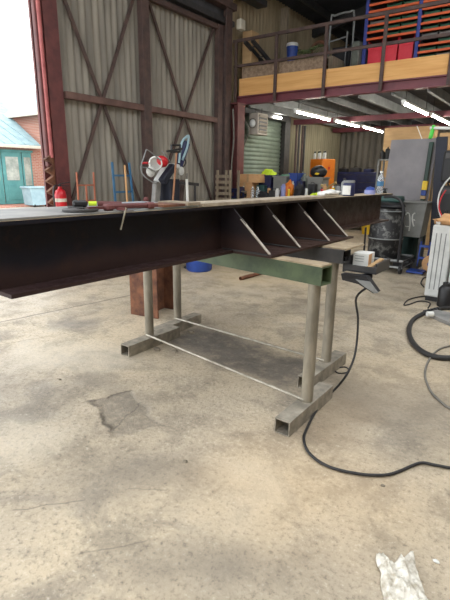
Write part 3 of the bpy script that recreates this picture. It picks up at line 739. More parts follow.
# --------------------------------------------------------- things on the beam
ZT = Z1
tag(beam_bar(-.03, .735, -.50, -.012, ZT+.001, ZT+.009).build('steel_sheet', 'plate'), 'grey steel sheet lying on the left end of the beam', 'sheet')
tag(beam_bar(.74, 1.285, -.56, -.02, ZT+.001, ZT+.012).build('steel_sheet', 'bluegrey'), 'pale blue-grey steel sheet lying across the beam top', 'sheet')
tag(beam_bar(.95, 1.14, -.20, .0, ZT+.013, ZT+.026).build('flat_bar', 'rust'), 'short rusty flat bar lying on the pale sheet on the beam', 'flat bar')
tag(beam_bar(1.16, 1.28, -.26, .0, ZT+.013, ZT+.030).build('timber_block', 'wood'), 'pale timber board offcut on the beam below the wooden pole', 'offcut')
tag(beam_bar(1.30, 3.1, -.20, .004, ZT+.001, ZT+.020).build('flat_bar', 'palebar'), 'long dusty pale flat bar lying along the beam top', 'flat bar')
dk = bp_(.47, -.12, ZT+.009)
dd = thing('steel_disc', 'round dark steel disc with rim lying on the left part of the beam', 'disc', dk)
MB().lathe([(0, 0), (.075, 0), (.085, .004), (.085, .012), (.075, .014), (0, .012)], dk, 30).build('plate', 'dkmet', dd, 40)
MB().lathe([(.011, .0125), (.02, .0125), (.02, .018), (.011, .018)], dk, 16).build('hub', 'dkmet', dd, 40)
# sash clamp (dark red) with hanging screw
p0 = bp_(.60, -.2, ZT+.03)
gd = thing('angle_grinder', 'black angle grinder with hi-vis yellow collar behind the round disc', 'power tool', bp_(.66, -.22, ZT+.009))
q0, q1 = bp_(.60, -.38, ZT+.030), bp_(.84, -.24, ZT+.026)
dv = (q1-q0)
MB().bar(q0, q0+dv*.30, .036, .036, bev=.010).build('gear_head', 'black', gd)
MB().cyl(q0+dv*.32, q0+dv*.48, .0125, n=16).build('collar', 'hivis', gd, 40, 'hi-vis yellow collar')
MB().cyl(q0+dv*.5, q0+dv*1.0, 0.014, .012, 16).build('handle', 'redox', gd, 40)
MB().cyl(q0+V(0, 0, -.0205)+dv*.05, q0+V(0, 0, -.0145)+dv*.05, .04, n=20).build('grinding_disc', 'dkmet', gd, 40)
cl = thing('bar_clamp', 'dark red bar clamp lying on the beam with its screw hanging down the web', 'clamp', bp_(.7, -.04, ZT+.01))
MB().bar(bp_(.50, -.10, ZT+.024), bp_(.92, -.02, ZT+.024), .026, .014).build('bar', 'redox', cl)
for ss, oo in ((.61, -.07), (.87, -.03)):
    MB().obox(bp_(ss, oo, ZT+.026), (.05, .05, .034), ang=math.atan2(DB.y, DB.x), bev=.01).build('jaw', 'redox', cl)
MB().cyl(bp_(.62, -.08, ZT+.028), bp_(.84, -.03, ZT+.028), .014, n=12).build('sleeve', 'redox', cl, 40)
e0 = bp_(.655, .02, ZT+.018)
MB().bar(bp_(.655, -.05, ZT+.018), e0, .016, .012).build('screw_arm', 'redox', cl)
MB().cyl(e0+V(0, 0, .008), e0+V(-.012, -.03, -.10), .0045, n=8).build('screw', 'bright', cl, 40, 'bright hanging screw')

def at_beam(px, py, off=-.13, z=ZT):
    # a spot on top of the beam
    p = on_z(px, py, z); return p
def top_spot(s, off): return bp_(s, off, ZT)
# water bottle
P = top_spot(4.78, -.09)
wb = thing('water_bottle', 'clear plastic water bottle with blue label near the right end of the beam', 'bottle', P)
MB().lathe([(0, .004), (.03, 0), (.038, .01), (.036, .05), (.038, .06), (.036, .08), (.038, .11), (.038, .165), (.03, .195), (.016, .22), (.014, .235), (0, .235)], P, 18).build('body', 'clear', wb, 40)
MB().cyl(P+V(0, 0, .085), P+V(0, 0, .14), .0395, n=18).build('label_wrap', 'ltblue', wb, 40, 'blue and white wrapper')
MB().cyl(P+V(0, 0, .232), P+V(0, 0, .252), .017, n=14).build('cap', 'white', wb, 40)
# jar with white label and dark can
P = top_spot(3.80, -.08)
jr = thing('paint_jar', 'dark jar with white label and metal lid on the beam', 'jar', P)
MB().lathe([(0, 0), (.055, 0), (.06, .01), (.06, .115), (.05, .13), (0, .13)], P, 20).build('body', 'navy', jr, 40)
mb = MB(); n = 8
pts = [P+V(.0608*math.cos(t), .0608*math.sin(t), 0) for t in [math.radians(-150+k*14) for k in range(8)]]
for i in range(7): mb.prism([pts[i]+V(0, 0, .012), pts[i+1]+V(0, 0, .012), pts[i+1]+V(0, 0, .10), pts[i]+V(0, 0, .10)], (pts[i]-P).normalized()*.001*(1))
mb.build('paper_label', 'white', jr, 40, 'white paper label')
MB().cyl(P+V(0, 0, .128), P+V(0, 0, .15), .056, n=20).build('lid', 'joist', jr, 40)
P = top_spot(3.95, -.2)
cn = thing('spray_can', 'small grey metal can right behind the dark jar on the beam', 'can', P)
MB().lathe([(0, 0), (.033, 0), (.033, .12), (.02, .14), (0, .14)], P, 16).build('body', 'joist', cn, 40)
MB().cyl(P+V(0, 0, .14), P+V(0, 0, .17), .014, n=10).build('nozzle', 'black', cn, 40)
tag(MB().blob(top_spot(3.42, -.11)+V(0, 0, .034), (.14, .26, .07), .4, 3.5, 3, 1.0, ZT+.0165).blob(top_spot(3.22, -.09)+V(0, 0, .03), (.1, .12, .05), .4, 3, 3, 4.0, ZT+.0165).build('rag', 'rag', None, 60), 'crumpled white rag on the beam left of the dark jar', 'rag')
P = top_spot(4.48, -.10)
ct = thing('tape_roll', 'blue and white tape roll lying on the beam left of the bottle', 'tape', P)
MB().lathe([(.03, 0), (.06, 0), (.06, .045), (.03, .045), (.03, 0)], P, 18).build('roll', 'lilac', ct, 40)
MB().lathe([(0, .045), (.05, .045), (.045, .07), (0, .085)], P, 16).build('cap', 'blue', ct, 40)
P = top_spot(4.97, -.12)
sk = thing('black_socket', 'small black tool socket on the beam right of the bottle', 'tool', P)
MB().cyl(P+V(-.04, 0, .03), P+V(.05, 0, .03), .03, n=14).build('barrel', 'black', sk, 40)
MB().cyl(P+V(.05, 0, .03), P+V(.058, 0, .03), .02, n=14).build('end_ring', 'joist', sk, 40)

# ----------------------------------------- tools on the end of the far trestle
bk = thing('tool_tray', 'dark open steel tray clamped on the right end of the far trestle', 'tray', (-1.2, 3.55, .78))
T0 = V(-1.25, 3.50, .90)
def tray(px, py, Y): return on_y(px, py, Y)
MB().box((-1.24, 3.24, .86), (-1.0, 3.56, .872)).build('base', 'black', bk)
MB().box((-1.24, 3.24, .872), (-1.0, 3.255, .91)).build('front_lip', 'dkmet', bk)
MB().box((-1.015, 3.255, .872), (-1.0, 3.56, .935)).build('side_lip', 'black', bk)
MB().box((-1.255, 3.24, .85), (-1.24, 3.56, .96)).build('back_plate', 'black', bk)
bx = thing('paper_box', 'small white carton with a tan side in the tray on the trestle end', 'box', (-1.165, 3.42, .873))
MB().box((-1.225, 3.36, .873), (-1.105, 3.50, .985), .003).build('carton', 'white', bx)
MB().box((-1.105, 3.365, .878), (-1.103, 3.43, .98)).build('tan_panel', 'card', bx)
for k in range(3): MB().box((-1.21, 3.3585, .96-k*.02), (-1.14, 3.3599, .964-k*.02)).build('print_line', 'joist', bx)
tag(MB().bar((-1.09, 3.28, .884), (-1.03, 3.45, .945), .035, .010).build('wooden_wedge', 'ply'), 'pale wooden stick leaning in the tray beside the white carton', 'stick')
ps = V(-1.2, 3.53, .873)
tag(MB().cyl(ps, ps+V(-.01, .01, .29), .008, n=10).build('steel_rod', 'black'), 'thin black rod standing upright behind the white carton', 'rod')
ag = thing('hanging_grinder', 'dark grinder hanging under the trestle end with a pointed guard', 'power tool', (-1.08, 3.2, .72))
MB().prism([(-1.21, 3.10, .862), (-1.03, 3.12, .862), (-.945, 3.14, .755), (-.975, 3.14, .745), (-1.08, 3.12, .80), (-1.2, 3.11, .815)], (0, .07, 0)).build('guard', 'black', ag)
MB().prism([(-1.10, 3.105, .835), (-1.0, 3.115, .83), (-.94, 3.135, .755), (-.965, 3.135, .748), (-1.03, 3.11, .79)], (.0, .012, 0)).build('front_plate', 'joist', ag)
MB().cyl((-1.12, 3.18, .83), (-1.06, 3.30, .83), .026, n=12).build('body', 'black', ag, 40)

# cables and hoses on the floor
def fl(px, py, h=.012): p = on_z(px, py, h); return p
cb = [V(-1.0, 3.17, .80)] + [on_y(356.5, 297, 3.18), on_y(358, 318, 3.2), on_y(357, 340, 3.2), on_y(354, 358, 3.12), on_y(347, 374, 2.98)]
cb += [fl(*q) for q in ((338, 386), (320, 405), (307, 428), (304, 441), (311, 455), (330, 467), (360, 474), (385, 475), (400, 471), (420, 463), (435, 465), (452, 468), (475, 470), (520, 462), (600, 470))]
tag(MB().tube(cb, .0085, 8, 5).build('power_cable', 'rubber', None, 60), 'thick black cable running from the trestle end across the floor', 'cable')
hs = [fl(*q, .025) for q in ((470, 310), (450, 308), (436, 309.5), (424, 313), (413, 320), (409, 330), (412, 341), (421, 350.5), (434, 356.5), (450, 358), (480, 357), (530, 345), (570, 320))]
h1 = thing('vacuum_hose', 'thick black hose curling on the floor in front of the white units', 'hose', (-.9, 5.0, 0))
MB().tube(hs, .024, 10, 5).build('hose', 'rubber', h1, 60)
mb = MB()
for k in range(5):
    a = fl(425+k*3, 312.6-k*.7, .025); b = fl(427+k*3, 312.1-k*.7, .025); mb.cyl(a, b, .032, n=12)
mb.build('ribbed_cuff', 'black', h1, 40)
tag(MB().tube([fl(*q, .009) for q in ((470, 343), (450, 346), (438, 350), (429, 360), (425, 374), (430, 390), (440, 401), (452, 409), (480, 416), (540, 405))], .009, 8, 5).build('grey_cable', 'cable_g', None, 60), 'thin grey cable looping on the floor at the right edge', 'cable')
tag(MB().tube([fl(*q, .008) for q in ((430, 296), (418, 297), (408, 300), (404, 305), (410, 304), (420, 301), (430, 303), (428, 308))], .008, 8, 5).build('black_lead', 'rubber', None, 60), 'thin black lead looped on the floor left of the white unit', 'cable')
tag(MB().tube([fl(*q, .008) for q in ((424, 287), (421, 283), (424, 278), (432, 276), (430, 271), (421, 272), (418, 269))], .01, 8, 5).build('black_lead', 'rubber', None, 60), 'black lead on the floor between the drum vacuum and white unit', 'cable')
tag(MB().tube([fl(*q, .006) for q in ((334, 370), (338, 373), (345, 373), (349, 370), (345, 367), (338, 368))], .006, 6, 4).build('wire_offcut', 'dkmet', None, 60), 'small ring of dark wire on the floor beside the right trestle feet', 'wire')
sn = thing('floor_nozzle', 'grey metal vacuum floor nozzle lying at the right edge', 'nozzle', fl(436, 318, 0))
a, b = fl(424, 316, 0), fl(455, 326, 0)
MB().prism([fl(424, 315, 0), fl(452, 327, 0), fl(452, 316, 0), fl(430, 311.5, 0)], (0, 0, .04)).build('plate', 'plate', sn)
MB().cyl(fl(427, 314, .06), fl(433, 314, .06), .03, n=12).build('white_boss', 'white', sn, 40)

# --------------------------------------------------- industrial drum vacuum
vy = 7.9; vx = on_y(384, 250, vy).x
vc = thing('drum_vacuum', 'dusty black industrial drum vacuum on a wheeled frame behind the beam', 'vacuum cleaner', (vx, vy, 0))
RV = .275
MB().lathe([(0, .20), (RV-.03, .20), (RV, .24), (RV, .50), (RV+.014, .52), (RV+.014, .56), (RV, .58), (RV-.005, 1.0), (RV-.01, 1.04), (0, 1.06)], (vx, vy, 0), 32).build('drum', 'drum', vc, 40)
MB().lathe([(RV-.015, 1.055), (RV, 1.07), (RV-.02, 1.10), (.2, 1.13), (.12, 1.15), (0, 1.15)], (vx, vy, 0), 28).build('lid', 'black', vc, 40)
for z in (.54, 1.0): MB().tube([(vx+(RV+.012)*math.cos(k*PI/10), vy+(RV+.012)*math.sin(k*PI/10), z) for k in range(20)], .010, 6, 2, True).build('band', 'joist', vc, 40)
xq0, xq1, yq0, yq1 = vx-.31, vx+.42, vy-.34, vy+.32
MB().tube([(xq0, yq0, .22), (xq1, yq0, .22), (xq1, yq1, .22), (xq0, yq1, .22)], .018, 8, 1, True).build('frame_ring', 'joist', vc, 40)
MB().tube([(xq0, yq0, .11), (xq1, yq0, .11), (xq1, yq1, .11), (xq0, yq1, .11)], .018, 8, 1, True).build('frame_ring', 'joist', vc, 40)
for x in (xq0, xq1):
    for y in (yq0, yq1): MB().cyl((x, y, .11), (x, y, .22), .014, n=8).build('frame_post', 'dkmet', vc, 40)
MB().box((xq0, yq0, .19), (xq1, yq1, .205)).build('tray', 'dkmet', vc)
for x in (xq0+.05, xq1-.03):
    for y in (yq0+.02, yq1-.02):
        cs = MB().box((x-.025, y-.03, .09), (x+.025, y+.03, .15)).build('caster_fork', 'black', vc)
        MB().cyl((x-.02, y, .07), (x+.02, y, .07), .07, n=18).build('wheel', 'rubber', cs, 40)
MB().tube([on_y(x, y, vy-.34) for x, y in ((398, 262), (400.5, 240), (402.5, 222), (403.5, 209), (400, 200), (392, 196.5), (384, 197))], .022, 8, 4).build('handle', 'black', vc, 40)
MB().box((vx-.16, vy-.1, 1.14), (vx+.2, vy+.2, 1.24), .03, 2).build('motor_head', 'tealdk', vc)
# grey bin with white painted marks
gx, gy = -1.72, 8.42
g0 = on_y(396, 212, gy-.25); g1 = on_y(426, 210, gy-.25)
gb = thing('grey_bin', 'grey plastic bin with white painted marks right of the drum vacuum', 'bin', ((g0.x+g1.x)/2, gy, 0))
bx0, bx1, bz1 = g0.x, g1.x, 1.12
MB().prism([(bx0+.05, gy-.22, .55), (bx1-.05, gy-.22, .55), (bx1, gy-.25, bz1), (bx0, gy-.25, bz1)], (0, .42, 0)).build('tub', 'greybin', gb)
MB().box((bx0-.02, gy-.28, bz1), (bx1+.02, gy+.2, bz1+.03), .01).build('rim', 'greybin', gb)
MB().box((bx0+.03, gy-.2, .0), (bx1-.03, gy+.15, .12), .01).build('base', 'dkmet', gb)
for x in (bx0+.05, bx1-.05):
    for y in (gy-.17, gy+.12): MB().box((x-.02, y-.02, .12), (x+.02, y+.02, .56)).build('leg', 'dkmet', gb)
def stroke(pts): 
    P = [on_y(395+x*35/450, 200+y*40/514, gy-.253) for x, y in pts]; return [V(p.x, gy-.256+max(0, (1.12-p.z))*.053, p.z) for p in P]
MB().tube(stroke([(125, 335), (140, 340), (172, 342)]), .008, 6, 3).tube(stroke([(140, 190), (162, 165), (184, 190), (190, 260), (188, 330), (176, 400)]), .012, 6, 3).tube(stroke([(258, 168), (232, 185), (222, 230), (226, 290), (238, 340)]), .012, 6, 3).tube(stroke([(226, 262), (244, 252), (252, 268)]), .008, 6, 3).build('painted_mark', 'paint', gb, 40, 'white painted hand lettering')

# blue sack truck behind, with one tan wheel
bx_ = V(-1.62, 8.55, 0)
st = thing('blue_sack_truck', 'blue sack truck with tan wheel between grey bin and white unit', 'trolley', (on_y(430, 246, 7.95).x, 7.95, 0))
w0 = on_y(432, 246, 7.95); wz = .16; wx = w0.x
for dx in (-.20, -.06):
    MB().tube([(wx+dx, 7.98, .1), (wx+dx+.01, 7.99, .3), (wx+dx+.02, 8.0, .52)], .013, 8, 2).build('side_rail', 'blue', st, 40)
MB().box((wx-.3, 7.72, .02), (wx-.04, 7.98, .05)).build('toe_plate', 'blue', st)
for z in (.24, .44): MB().bar((wx-.2, 7.99+z*.02, z), (wx-.05, 7.99+z*.02, z), .04, .04).build('cross_bar', 'blue', st)
MB().lathe([(0, 0), (.05, 0), (.05, .02), (0, .02)], (wx+.02, 7.94, wz), 14, R90).build('hub', 'blue', st, 40)
MB().lathe([(.05, 0), (.13, 0), (.15, .03), (.13, .06), (.05, .06)], (wx+.02, 8.0, wz), 20, R90).build('wheel', 'card', st, 40)

# white ribbed units on the right
def white_unit(x0, y0, w_, d_, h, lab, rag=True):
    t = thing('white_cabinet_unit', lab, 'cabinet', (x0+w_/2, y0+d_/2, 0), 'white slotted units')
    MB().box((x0+.02, y0+.02, 0), (x0+w_-.02, y0+d_-.02, .06)).build('base', 'black', t)
    MB().box((x0, y0, .06), (x0+w_, y0+d_, h), .02, 2).build('casing', 'offwhite', t)
    for k in range(3): MB().box((x0+.05+k*.055, y0-.004, .16), (x0+.062+k*.055, y0+.004, h-.1)).build('slot', 'joist', t)
    return t
u0 = on_z(425, 298, 0)
wu = white_unit(-1.245, 6.12, .24, .34, .98, 'tall white slotted unit on a black base, left of the two')
wu2 = white_unit(-.965, 6.02, .26, .34, .99, 'tall white slotted unit at the right edge, right of the two')
tag(MB().blob((-1.04, 6.25, 1.03), (.42, .28, .15), .5, 4, 3, 2.2, .981).build('stained_rag', 'card', None, 60), 'crumpled tan stained rag on top of the left white unit', 'rag')
tag(MB().blob((-1.19, 6.2, 1.0), (.09, .12, .05), .4, 4, 3, 5.2, .981).build('paper_scrap', 'rag', None, 60), 'small white paper scrap on the left white unit', 'paper')
cy0 = on_z(444, 306, 0)
bc_ = thing('black_canister', 'small black canister standing on the floor before the white units', 'canister', cy0)
MB().lathe([(0, 0), (.085, 0), (.09, .02), (.09, .22), (.06, .26), (0, .26)], cy0, 20).build('body', 'black', bc_, 40)
MB().cyl(cy0+V(0, 0, .26), cy0+V(0, 0, .30), .05, n=16).build('neck', 'black', bc_, 40)

# grey panel on its dark stand
gp = thing('grey_sheet_stand', 'large grey board standing upright on a dark stand behind the drum vacuum', 'panel', (-2.2, 8.65, 0))
Y0 = 8.75
k0, k1, k2, k3 = on_y(391.5, 140, Y0), on_y(438, 138, Y0), on_y(424, 207, Y0), on_y(382, 203, Y0)
MB().prism([k0, k1, V(k2.x+.04, Y0, k2.z), k3], (0, .05, 0)).build('board', 'greycab', gp)
MB().box((k3.x-.05, Y0-.05, 0), (k2.x+.02, Y0+.3, k3.z-.06), .01).build('stand', 'tealdk', gp)
MB().box((k3.x-.02, Y0-.02, k3.z-.06), (k2.x, Y0+.1, k3.z+.0)).build('ledge', 'black', gp)
# dark board beside it, green pole with labels, bright bracket with white arm
Yd = 8.45
j0, j1 = on_y(436, 140, Yd), on_y(433, 236, Yd)
tag(MB().prism([V(j0.x, Yd, j0.z+.05), V(j0.x+.17, Yd, j0.z+.05), V(j1.x+.17, Yd, .0), V(j1.x-.02, Yd, .0)], (0, .04, 0)).build('dark_board', 'bluebk'), 'tall narrow dark blue board leaning right of the grey panel', 'board')
Yg = 8.66
gq = thing('green_pole', 'dark green pole with yellow and blue label standing right of the grey panel', 'pole', (on_y(420, 205, Yg).x, Yg, 0))
ga, gb_ = on_y(421, 206, Yg), on_y(433, 142, Yg)
gl = V(ga.x-(gb_.x-ga.x)*.9, Yg, 0.0)
MB().bar((ga.x-.02, Yg, 0), (gb_.x-.02, Yg, gb_.z), .07, .05, (0, 1, 0), .008).build('shaft', 'poleg', gq)
def on_pole(pz): f = pz/gb_.z; return V(ga.x-.02+(gb_.x-ga.x)*f, Yg, pz)
for (ya, yb, mt, nm) in ((181, 190, 'yellow', 'yellow_sleeve'), (190.5, 195.5, 'blue', 'blue_sleeve'), (196, 199, 'ply', 'tan_band')):
    za, zb = on_y(427, ya, Yg).z, on_y(427, yb, Yg).z
    MB().bar(on_pole(za), on_pole(zb), .082, .062, (0, 1, 0), .004).build(nm, mt, gq)
Ya = 8.55
aa = thing('extraction_arm', 'white tubular arm with bright green bracket above the grey panel', 'arm', on_y(431, 130, Ya))
n0, n1 = on_y(430, 128, Ya), on_y(470, 128.5, Ya)
MB().cyl(n0, n1, .025, n=12).build('boom', 'white', aa, 40)
MB().bar(on_y(434, 125, Ya), on_y(430, 139, Ya), .065, .05, (0, 1, 0), .02).build('bracket', 'green', aa, None, 'bright green bracket')
MB().bar(on_y(417, 126, Ya), on_y(422, 139, Ya), .012, .012).build('white_strut', 'white', aa)

# black welding machines at the right edge
def machine(px0, px1, py0, Y, d, z0, lab, nm='welding_machine'):
    x0, x1 = on_y(px0, 180, Y).x, on_y(px1, 180, Y).x; z1 = on_y((px0+px1)/2, py0, Y).z
    t = thing(nm, lab, 'machine', ((x0+x1)/2, Y+d/2, z0))
    MB().box((x0, Y, z0), (x1, Y+d, z1), .03, 2).build('casing', 'blackm', t)
    MB().box((x0+.03, Y-.006, z1-.12), (x1-.03, Y+.004, z1-.04), .003).build('front_panel', 'dkmet', t)
    for k in range(3): MB().cyl((x0+(x1-x0)*(.25+.25*k), Y-.006, z0+.09), (x0+(x1-x0)*(.25+.25*k), Y-.03, z0+.09), .022, n=12).build('socket', 'rubber', t, 40)
    MB().tube([(x0+.08, Y+d/2, z1), (x0+.08, Y+d/2, z1+.05), (x1-.08, Y+d/2, z1+.05), (x1-.08, Y+d/2, z1)], .014, 6, 3).build('carry_handle', 'rubber', t, 40)
    return z1
MW = 7.6
wz1 = machine(441, 478, 222, MW, .5, 0, 'large black welding machine on the floor behind the white units')
machine(441, 477, 186, MW+.02, .45, wz1+.052, 'black welding machine stacked second from the floor at the right edge')
machine(440, 474, 150, MW+.04, .42, on_y(456, 186, MW+.02).z+.052, 'black welding machine on top of the stack at the right edge')
cp = [on_y(x, y, MW-.10) for x, y in ((452, 176), (446, 182), (440, 192), (438, 203), (440, 214), (444, 222), (450, 228))]
tag(MB().tube(cp, .012, 8, 4).build('white_cable', 'offwhite', None, 60), 'white cable hanging in a loop in front of the black machines', 'cable')
cp = [on_y(x, y, MW-.13) for x, y in ((446, 190), (441, 198), (439, 208), (442, 216))]
tag(MB().tube(cp, .01, 8, 4).build('red_lead', 'red', None, 60), 'thin red lead hanging beside the white cable', 'cable')
# plywood partitions at the back
a, b = on_y(385, 128, 13), on_y(426, 128, 13)
tag(MB().box((a.x, 13, 0), (b.x+.3, 13.03, a.z), .003).build('plywood_partition', 'ply'), 'tall plywood sheet standing behind the grey panel', 'board')
a, b = on_y(440, 133, 10.6), on_y(480, 133, 10.6)
tag(MB().box((a.x, 10.6, 0), (b.x, 10.63, a.z), .003).build('plywood_partition', 'ply'), 'plywood sheet standing behind the black machines at the right edge', 'board')
# grey shelf by the partition
gs = thing('steel_shelf', 'grey steel shelf unit right of the blue tool chest', 'shelf', (-3.3, 11.2, 0))
sa, sc_ = on_y(378, 168, 11.2).x, on_y(393, 160, 11.2).x
for x in (sa, sc_):
    for y in (11.2, 11.6): MB().box((x-.02, y-.02, 0), (x+.02, y+.02, 1.95)).build('upright', 'joist', gs)
for z in (.5, 1.0, 1.5, 1.92): MB().box((sa-.02, 11.18, z), (sc_+.02, 11.62, z+.025)).build('shelf_board', 'joist', gs)
for k, (px, hh) in enumerate(((381, .16), (386, .22), (390, .12))):
    p = on_y(px, 168, 11.4)
    t = thing('oil_can', ['dark oil can at the left on the grey shelf top level', 'tall dark oil can in the middle on the grey shelf', 'short dark oil can at the right on the grey shelf'][k], 'can', (p.x, 11.4, 1.945), 'oil cans on the grey shelf')
    MB().lathe([(0, 0), (.06, 0), (.06, hh), (.03, hh+.03), (0, hh+.03)], (p.x, 11.4, 1.945), 14).build('body', 'black', t, 40)
    MB().cyl((p.x, 11.4, hh+1.975), (p.x, 11.4, hh+2.01), .015, n=8).build('cap', 'dkmet', t, 40)

# ------------------------------------------------------- workbench and clutter
WZ = 1.06; WY0, WY1 = 8.1, 9.15
wk = thing('workbench', 'long cluttered workbench below the mezzanine edge', 'workbench', (-4.6, 8.7, 0))
WX0, WX1 = -5.85, -3.35
MB().box((WX0, WY0, WZ-.06), (WX1, WY1, WZ), .006).build('worktop', 'osb', wk)
MB().box((WX0, WY0-.015, WZ-.1), (WX1, WY0, WZ-.0), .004).build('front_edge', 'tealdk', wk)
for x in (WX0+.08, -5.0, WX1-.7):
    for y in (WY0+.07, WY1-.07): MB().box((x-.035, y-.035, 0), (x+.035, y+.035, WZ-.06)).build('leg', 'dkmet', wk)
MB().box((WX0+.05, WY0+.05, .25), (WX1-.7, WY1-.05, .28)).build('lower_shelf', 'osb', wk)
def bx3(px, Y): return on_y(px, 190, Y).x
def tz(px, py, Y): return on_y(px, py, Y).z
# slatted crate by the column
Y = 7.75; x0, x1 = bx3(217.5, Y), bx3(230, Y); zt = tz(223, 170, Y)
cr = thing('slatted_crate', 'tall dark slatted crate standing beside the end of the sliding door', 'crate', ((x0+x1)/2, Y, 0))
for x in (x0, x1):
    for y in (Y, Y+.3): MB().box((x-.02, y-.02, 0), (x+.02, y+.02, zt)).build('post', 'wood', cr)
k = 0; z = .1
while z < zt-.05:
    MB().box((x0-.03, Y-.035, z), (x1+.03, Y-.02, z+.06)).build('slat', 'wood', cr); z += .115
MB().box((x0, Y, .02), (x1, Y+.3, .06)).build('base', 'wood', cr)
# dark machine (bench drill head) at left of bench
Y = 8.22; p0, p1 = bx3(230, Y), bx3(242, Y)
p0 = max(p0, WX0+.02)
bdm = thing('bench_vice', 'dark blue bench vice on the left end of the workbench', 'vice', ((p0+p1)/2, Y, WZ))
xm = (p0+p1)/2
MB().box((xm-.1, Y-.08, WZ), (xm+.1, Y+.12, WZ+.04)).box((xm-.05, Y-.05, WZ+.04), (xm+.05, Y+.08, WZ+.12)).build('base', 'navy', bdm)
MB().box((xm-.17, Y-.04, WZ+.11), (xm+.06, Y+.06, WZ+.2), .015).build('fixed_jaw', 'navy', bdm)
MB().box((xm+.08, Y-.06, WZ+.1), (xm+.13, Y+.08, WZ+.24), .01).build('sliding_jaw', 'navy', bdm)
MB().cyl((xm+.06, Y, WZ+.14), (xm+.2, Y, WZ+.14), .016, n=8).cyl((xm+.19, Y-.1, WZ+.14), (xm+.19, Y+.1, WZ+.14), .008, n=8).build('screw_handle', 'bright', bdm, 40)
# cardboard boxes
def carton(px0, px1, pyt, Y, d, z0, lab):
    x0, x1 = max(bx3(px0, Y), WX0+.02), bx3(px1, Y); z1 = tz((px0+px1)/2, pyt, Y)
    t = thing('cardboard_box', lab, 'box', ((x0+x1)/2, Y+d/2, z0), 'cartons on the workbench')
    MB().box((x0, Y, z0), (x1, Y+d, z1), .004).build('carton', 'card', t)
    MB().box(((x0+x1)/2-.025, Y-.001, z0+.005), ((x0+x1)/2+.025, Y+d+.001, z1+.001)).build('tape', 'ply', t)
    return z1
zc = carton(233, 252, 182.5, 8.40, .3, WZ, 'brown cardboard box, lower of the two stacked on the workbench')
carton(237, 258, 174, 8.40, .28, zc+.002, 'brown cardboard box, upper of the two stacked on the workbench')
# clear bag of bottles
Y = 8.38; x = bx3(255, Y)
for k, (dx, dy, lab) in enumerate(((-.06, 0, 'clear plastic bottle, left of the two in front of the cartons'), (.05, .03, 'clear plastic bottle, right of the two in front of the cartons'))):
    c0 = V(x+dx, Y+dy, WZ); t = thing('clear_bottle', lab, 'bottle', c0, 'clear bottles on the workbench')
    MB().lathe([(0, 0), (.045, 0), (.045, .17), (.02, .22), (0, .22)], c0, 14).build('body', 'clear', t, 40)
    MB().cyl(c0+V(0, 0, .22), c0+V(0, 0, .245), .018, n=10).build('cap', 'white', t, 40)
# tubs
def tub(px0, px1, pyt, Y, d, mt, lab, nm='plastic_crate', cat='crate'):
    x0, x1 = bx3(px0, Y), bx3(px1, Y); z1 = tz((px0+px1)/2, pyt, Y); c = .02
    t = thing(nm, lab, cat, ((x0+x1)/2, Y+d/2, WZ))
    mb = MB(); w_ = .01
    mb.box((x0, Y, WZ), (x1, Y+d, WZ+.012)); mb.box((x0, Y, WZ), (x0+w_, Y+d, z1)); mb.box((x1-w_, Y, WZ), (x1, Y+d, z1)); mb.box((x0, Y, WZ), (x1, Y+w_, z1)); mb.box((x0, Y+d-w_, WZ), (x1, Y+d, z1))
    mb.build('body', mt, t)
    mb = MB(); mb.box((x0-c, Y-c, z1-.03), (x1+c, Y, z1)); mb.box((x0-c, Y+d, z1-.03), (x1+c, Y+d+c, z1)); mb.box((x0-c, Y, z1-.03), (x0, Y+d, z1)); mb.box((x1, Y, z1-.03), (x1+c, Y+d, z1)); mb.build('rim', mt, t)
    return x0, x1, z1
x0, x1, z1 = tub(258.5, 271, 175, 8.66, .36, 'navy', 'navy blue crate on the workbench holding a hi-vis vest')
tag(MB().blob(((x0+x1)/2-.02, 8.84, z1+.02), (.32, .26, .22), .45, 3.5, 3, 3.3).build('hi_vis_vest', 'hivis', None, 60), 'crumpled hi-vis yellow vest on top of the navy crate', 'vest')
x0, x1, z1 = tub(273, 286, 176, 8.64, .38, 'greybin', 'grey plastic tub in the middle of the workbench')
tag(MB().blob(((x0+x1)/2, 8.83, z1-.05), (.28, .28, .16), .5, 3.5, 3, 8.1).build('dark_coat', 'dkgreen', None, 60), 'dark green cloth bundled inside the grey tub', 'cloth')
tub(289, 296.5, 173, 8.72, .32, 'blue', 'bright blue crate standing behind the orange bag')
def cloth(px, py, wpx, hpx, Y, mt, lab, nm, cat, seed, d=.25):
    c = on_y(px, py, Y); w_ = wpx/40*Y/8.9; h = hpx/44*Y/8.9*1.0
    return tag(MB().blob((c.x, Y, WZ+h/2), (w_, d, h), .45, 3.6, 3, seed, WZ+.001).build(nm, mt, None, 60), lab, cat)
cloth(289, 186, 9, 17, 8.45, 'orange', 'crumpled orange bag on the workbench below the bright blue crate', 'orange_bag', 'bag', 1.7, .2)
cloth(304, 178, 14, 22, 8.98, 'tarp', 'heap of grey-green cloth at the back of the workbench', 'cloth_heap', 'cloth', 2.9, .25)
cloth(300, 188, 8, 15, 8.45, 'darkcloth', 'black tool bag in front of the grey-green cloth heap', 'tool_bag', 'bag', 3.1)
cloth(247, 190, 6, 6, 8.46, 'darkcloth', 'small dark cloth in front of the lower cardboard box', 'dark_cloth', 'cloth', 5.1, .16)
cloth(264, 190, 12, 7, 8.44, 'darkcloth', 'black cloth in front of the navy crate', 'dark_cloth', 'cloth', 6.1, .16)
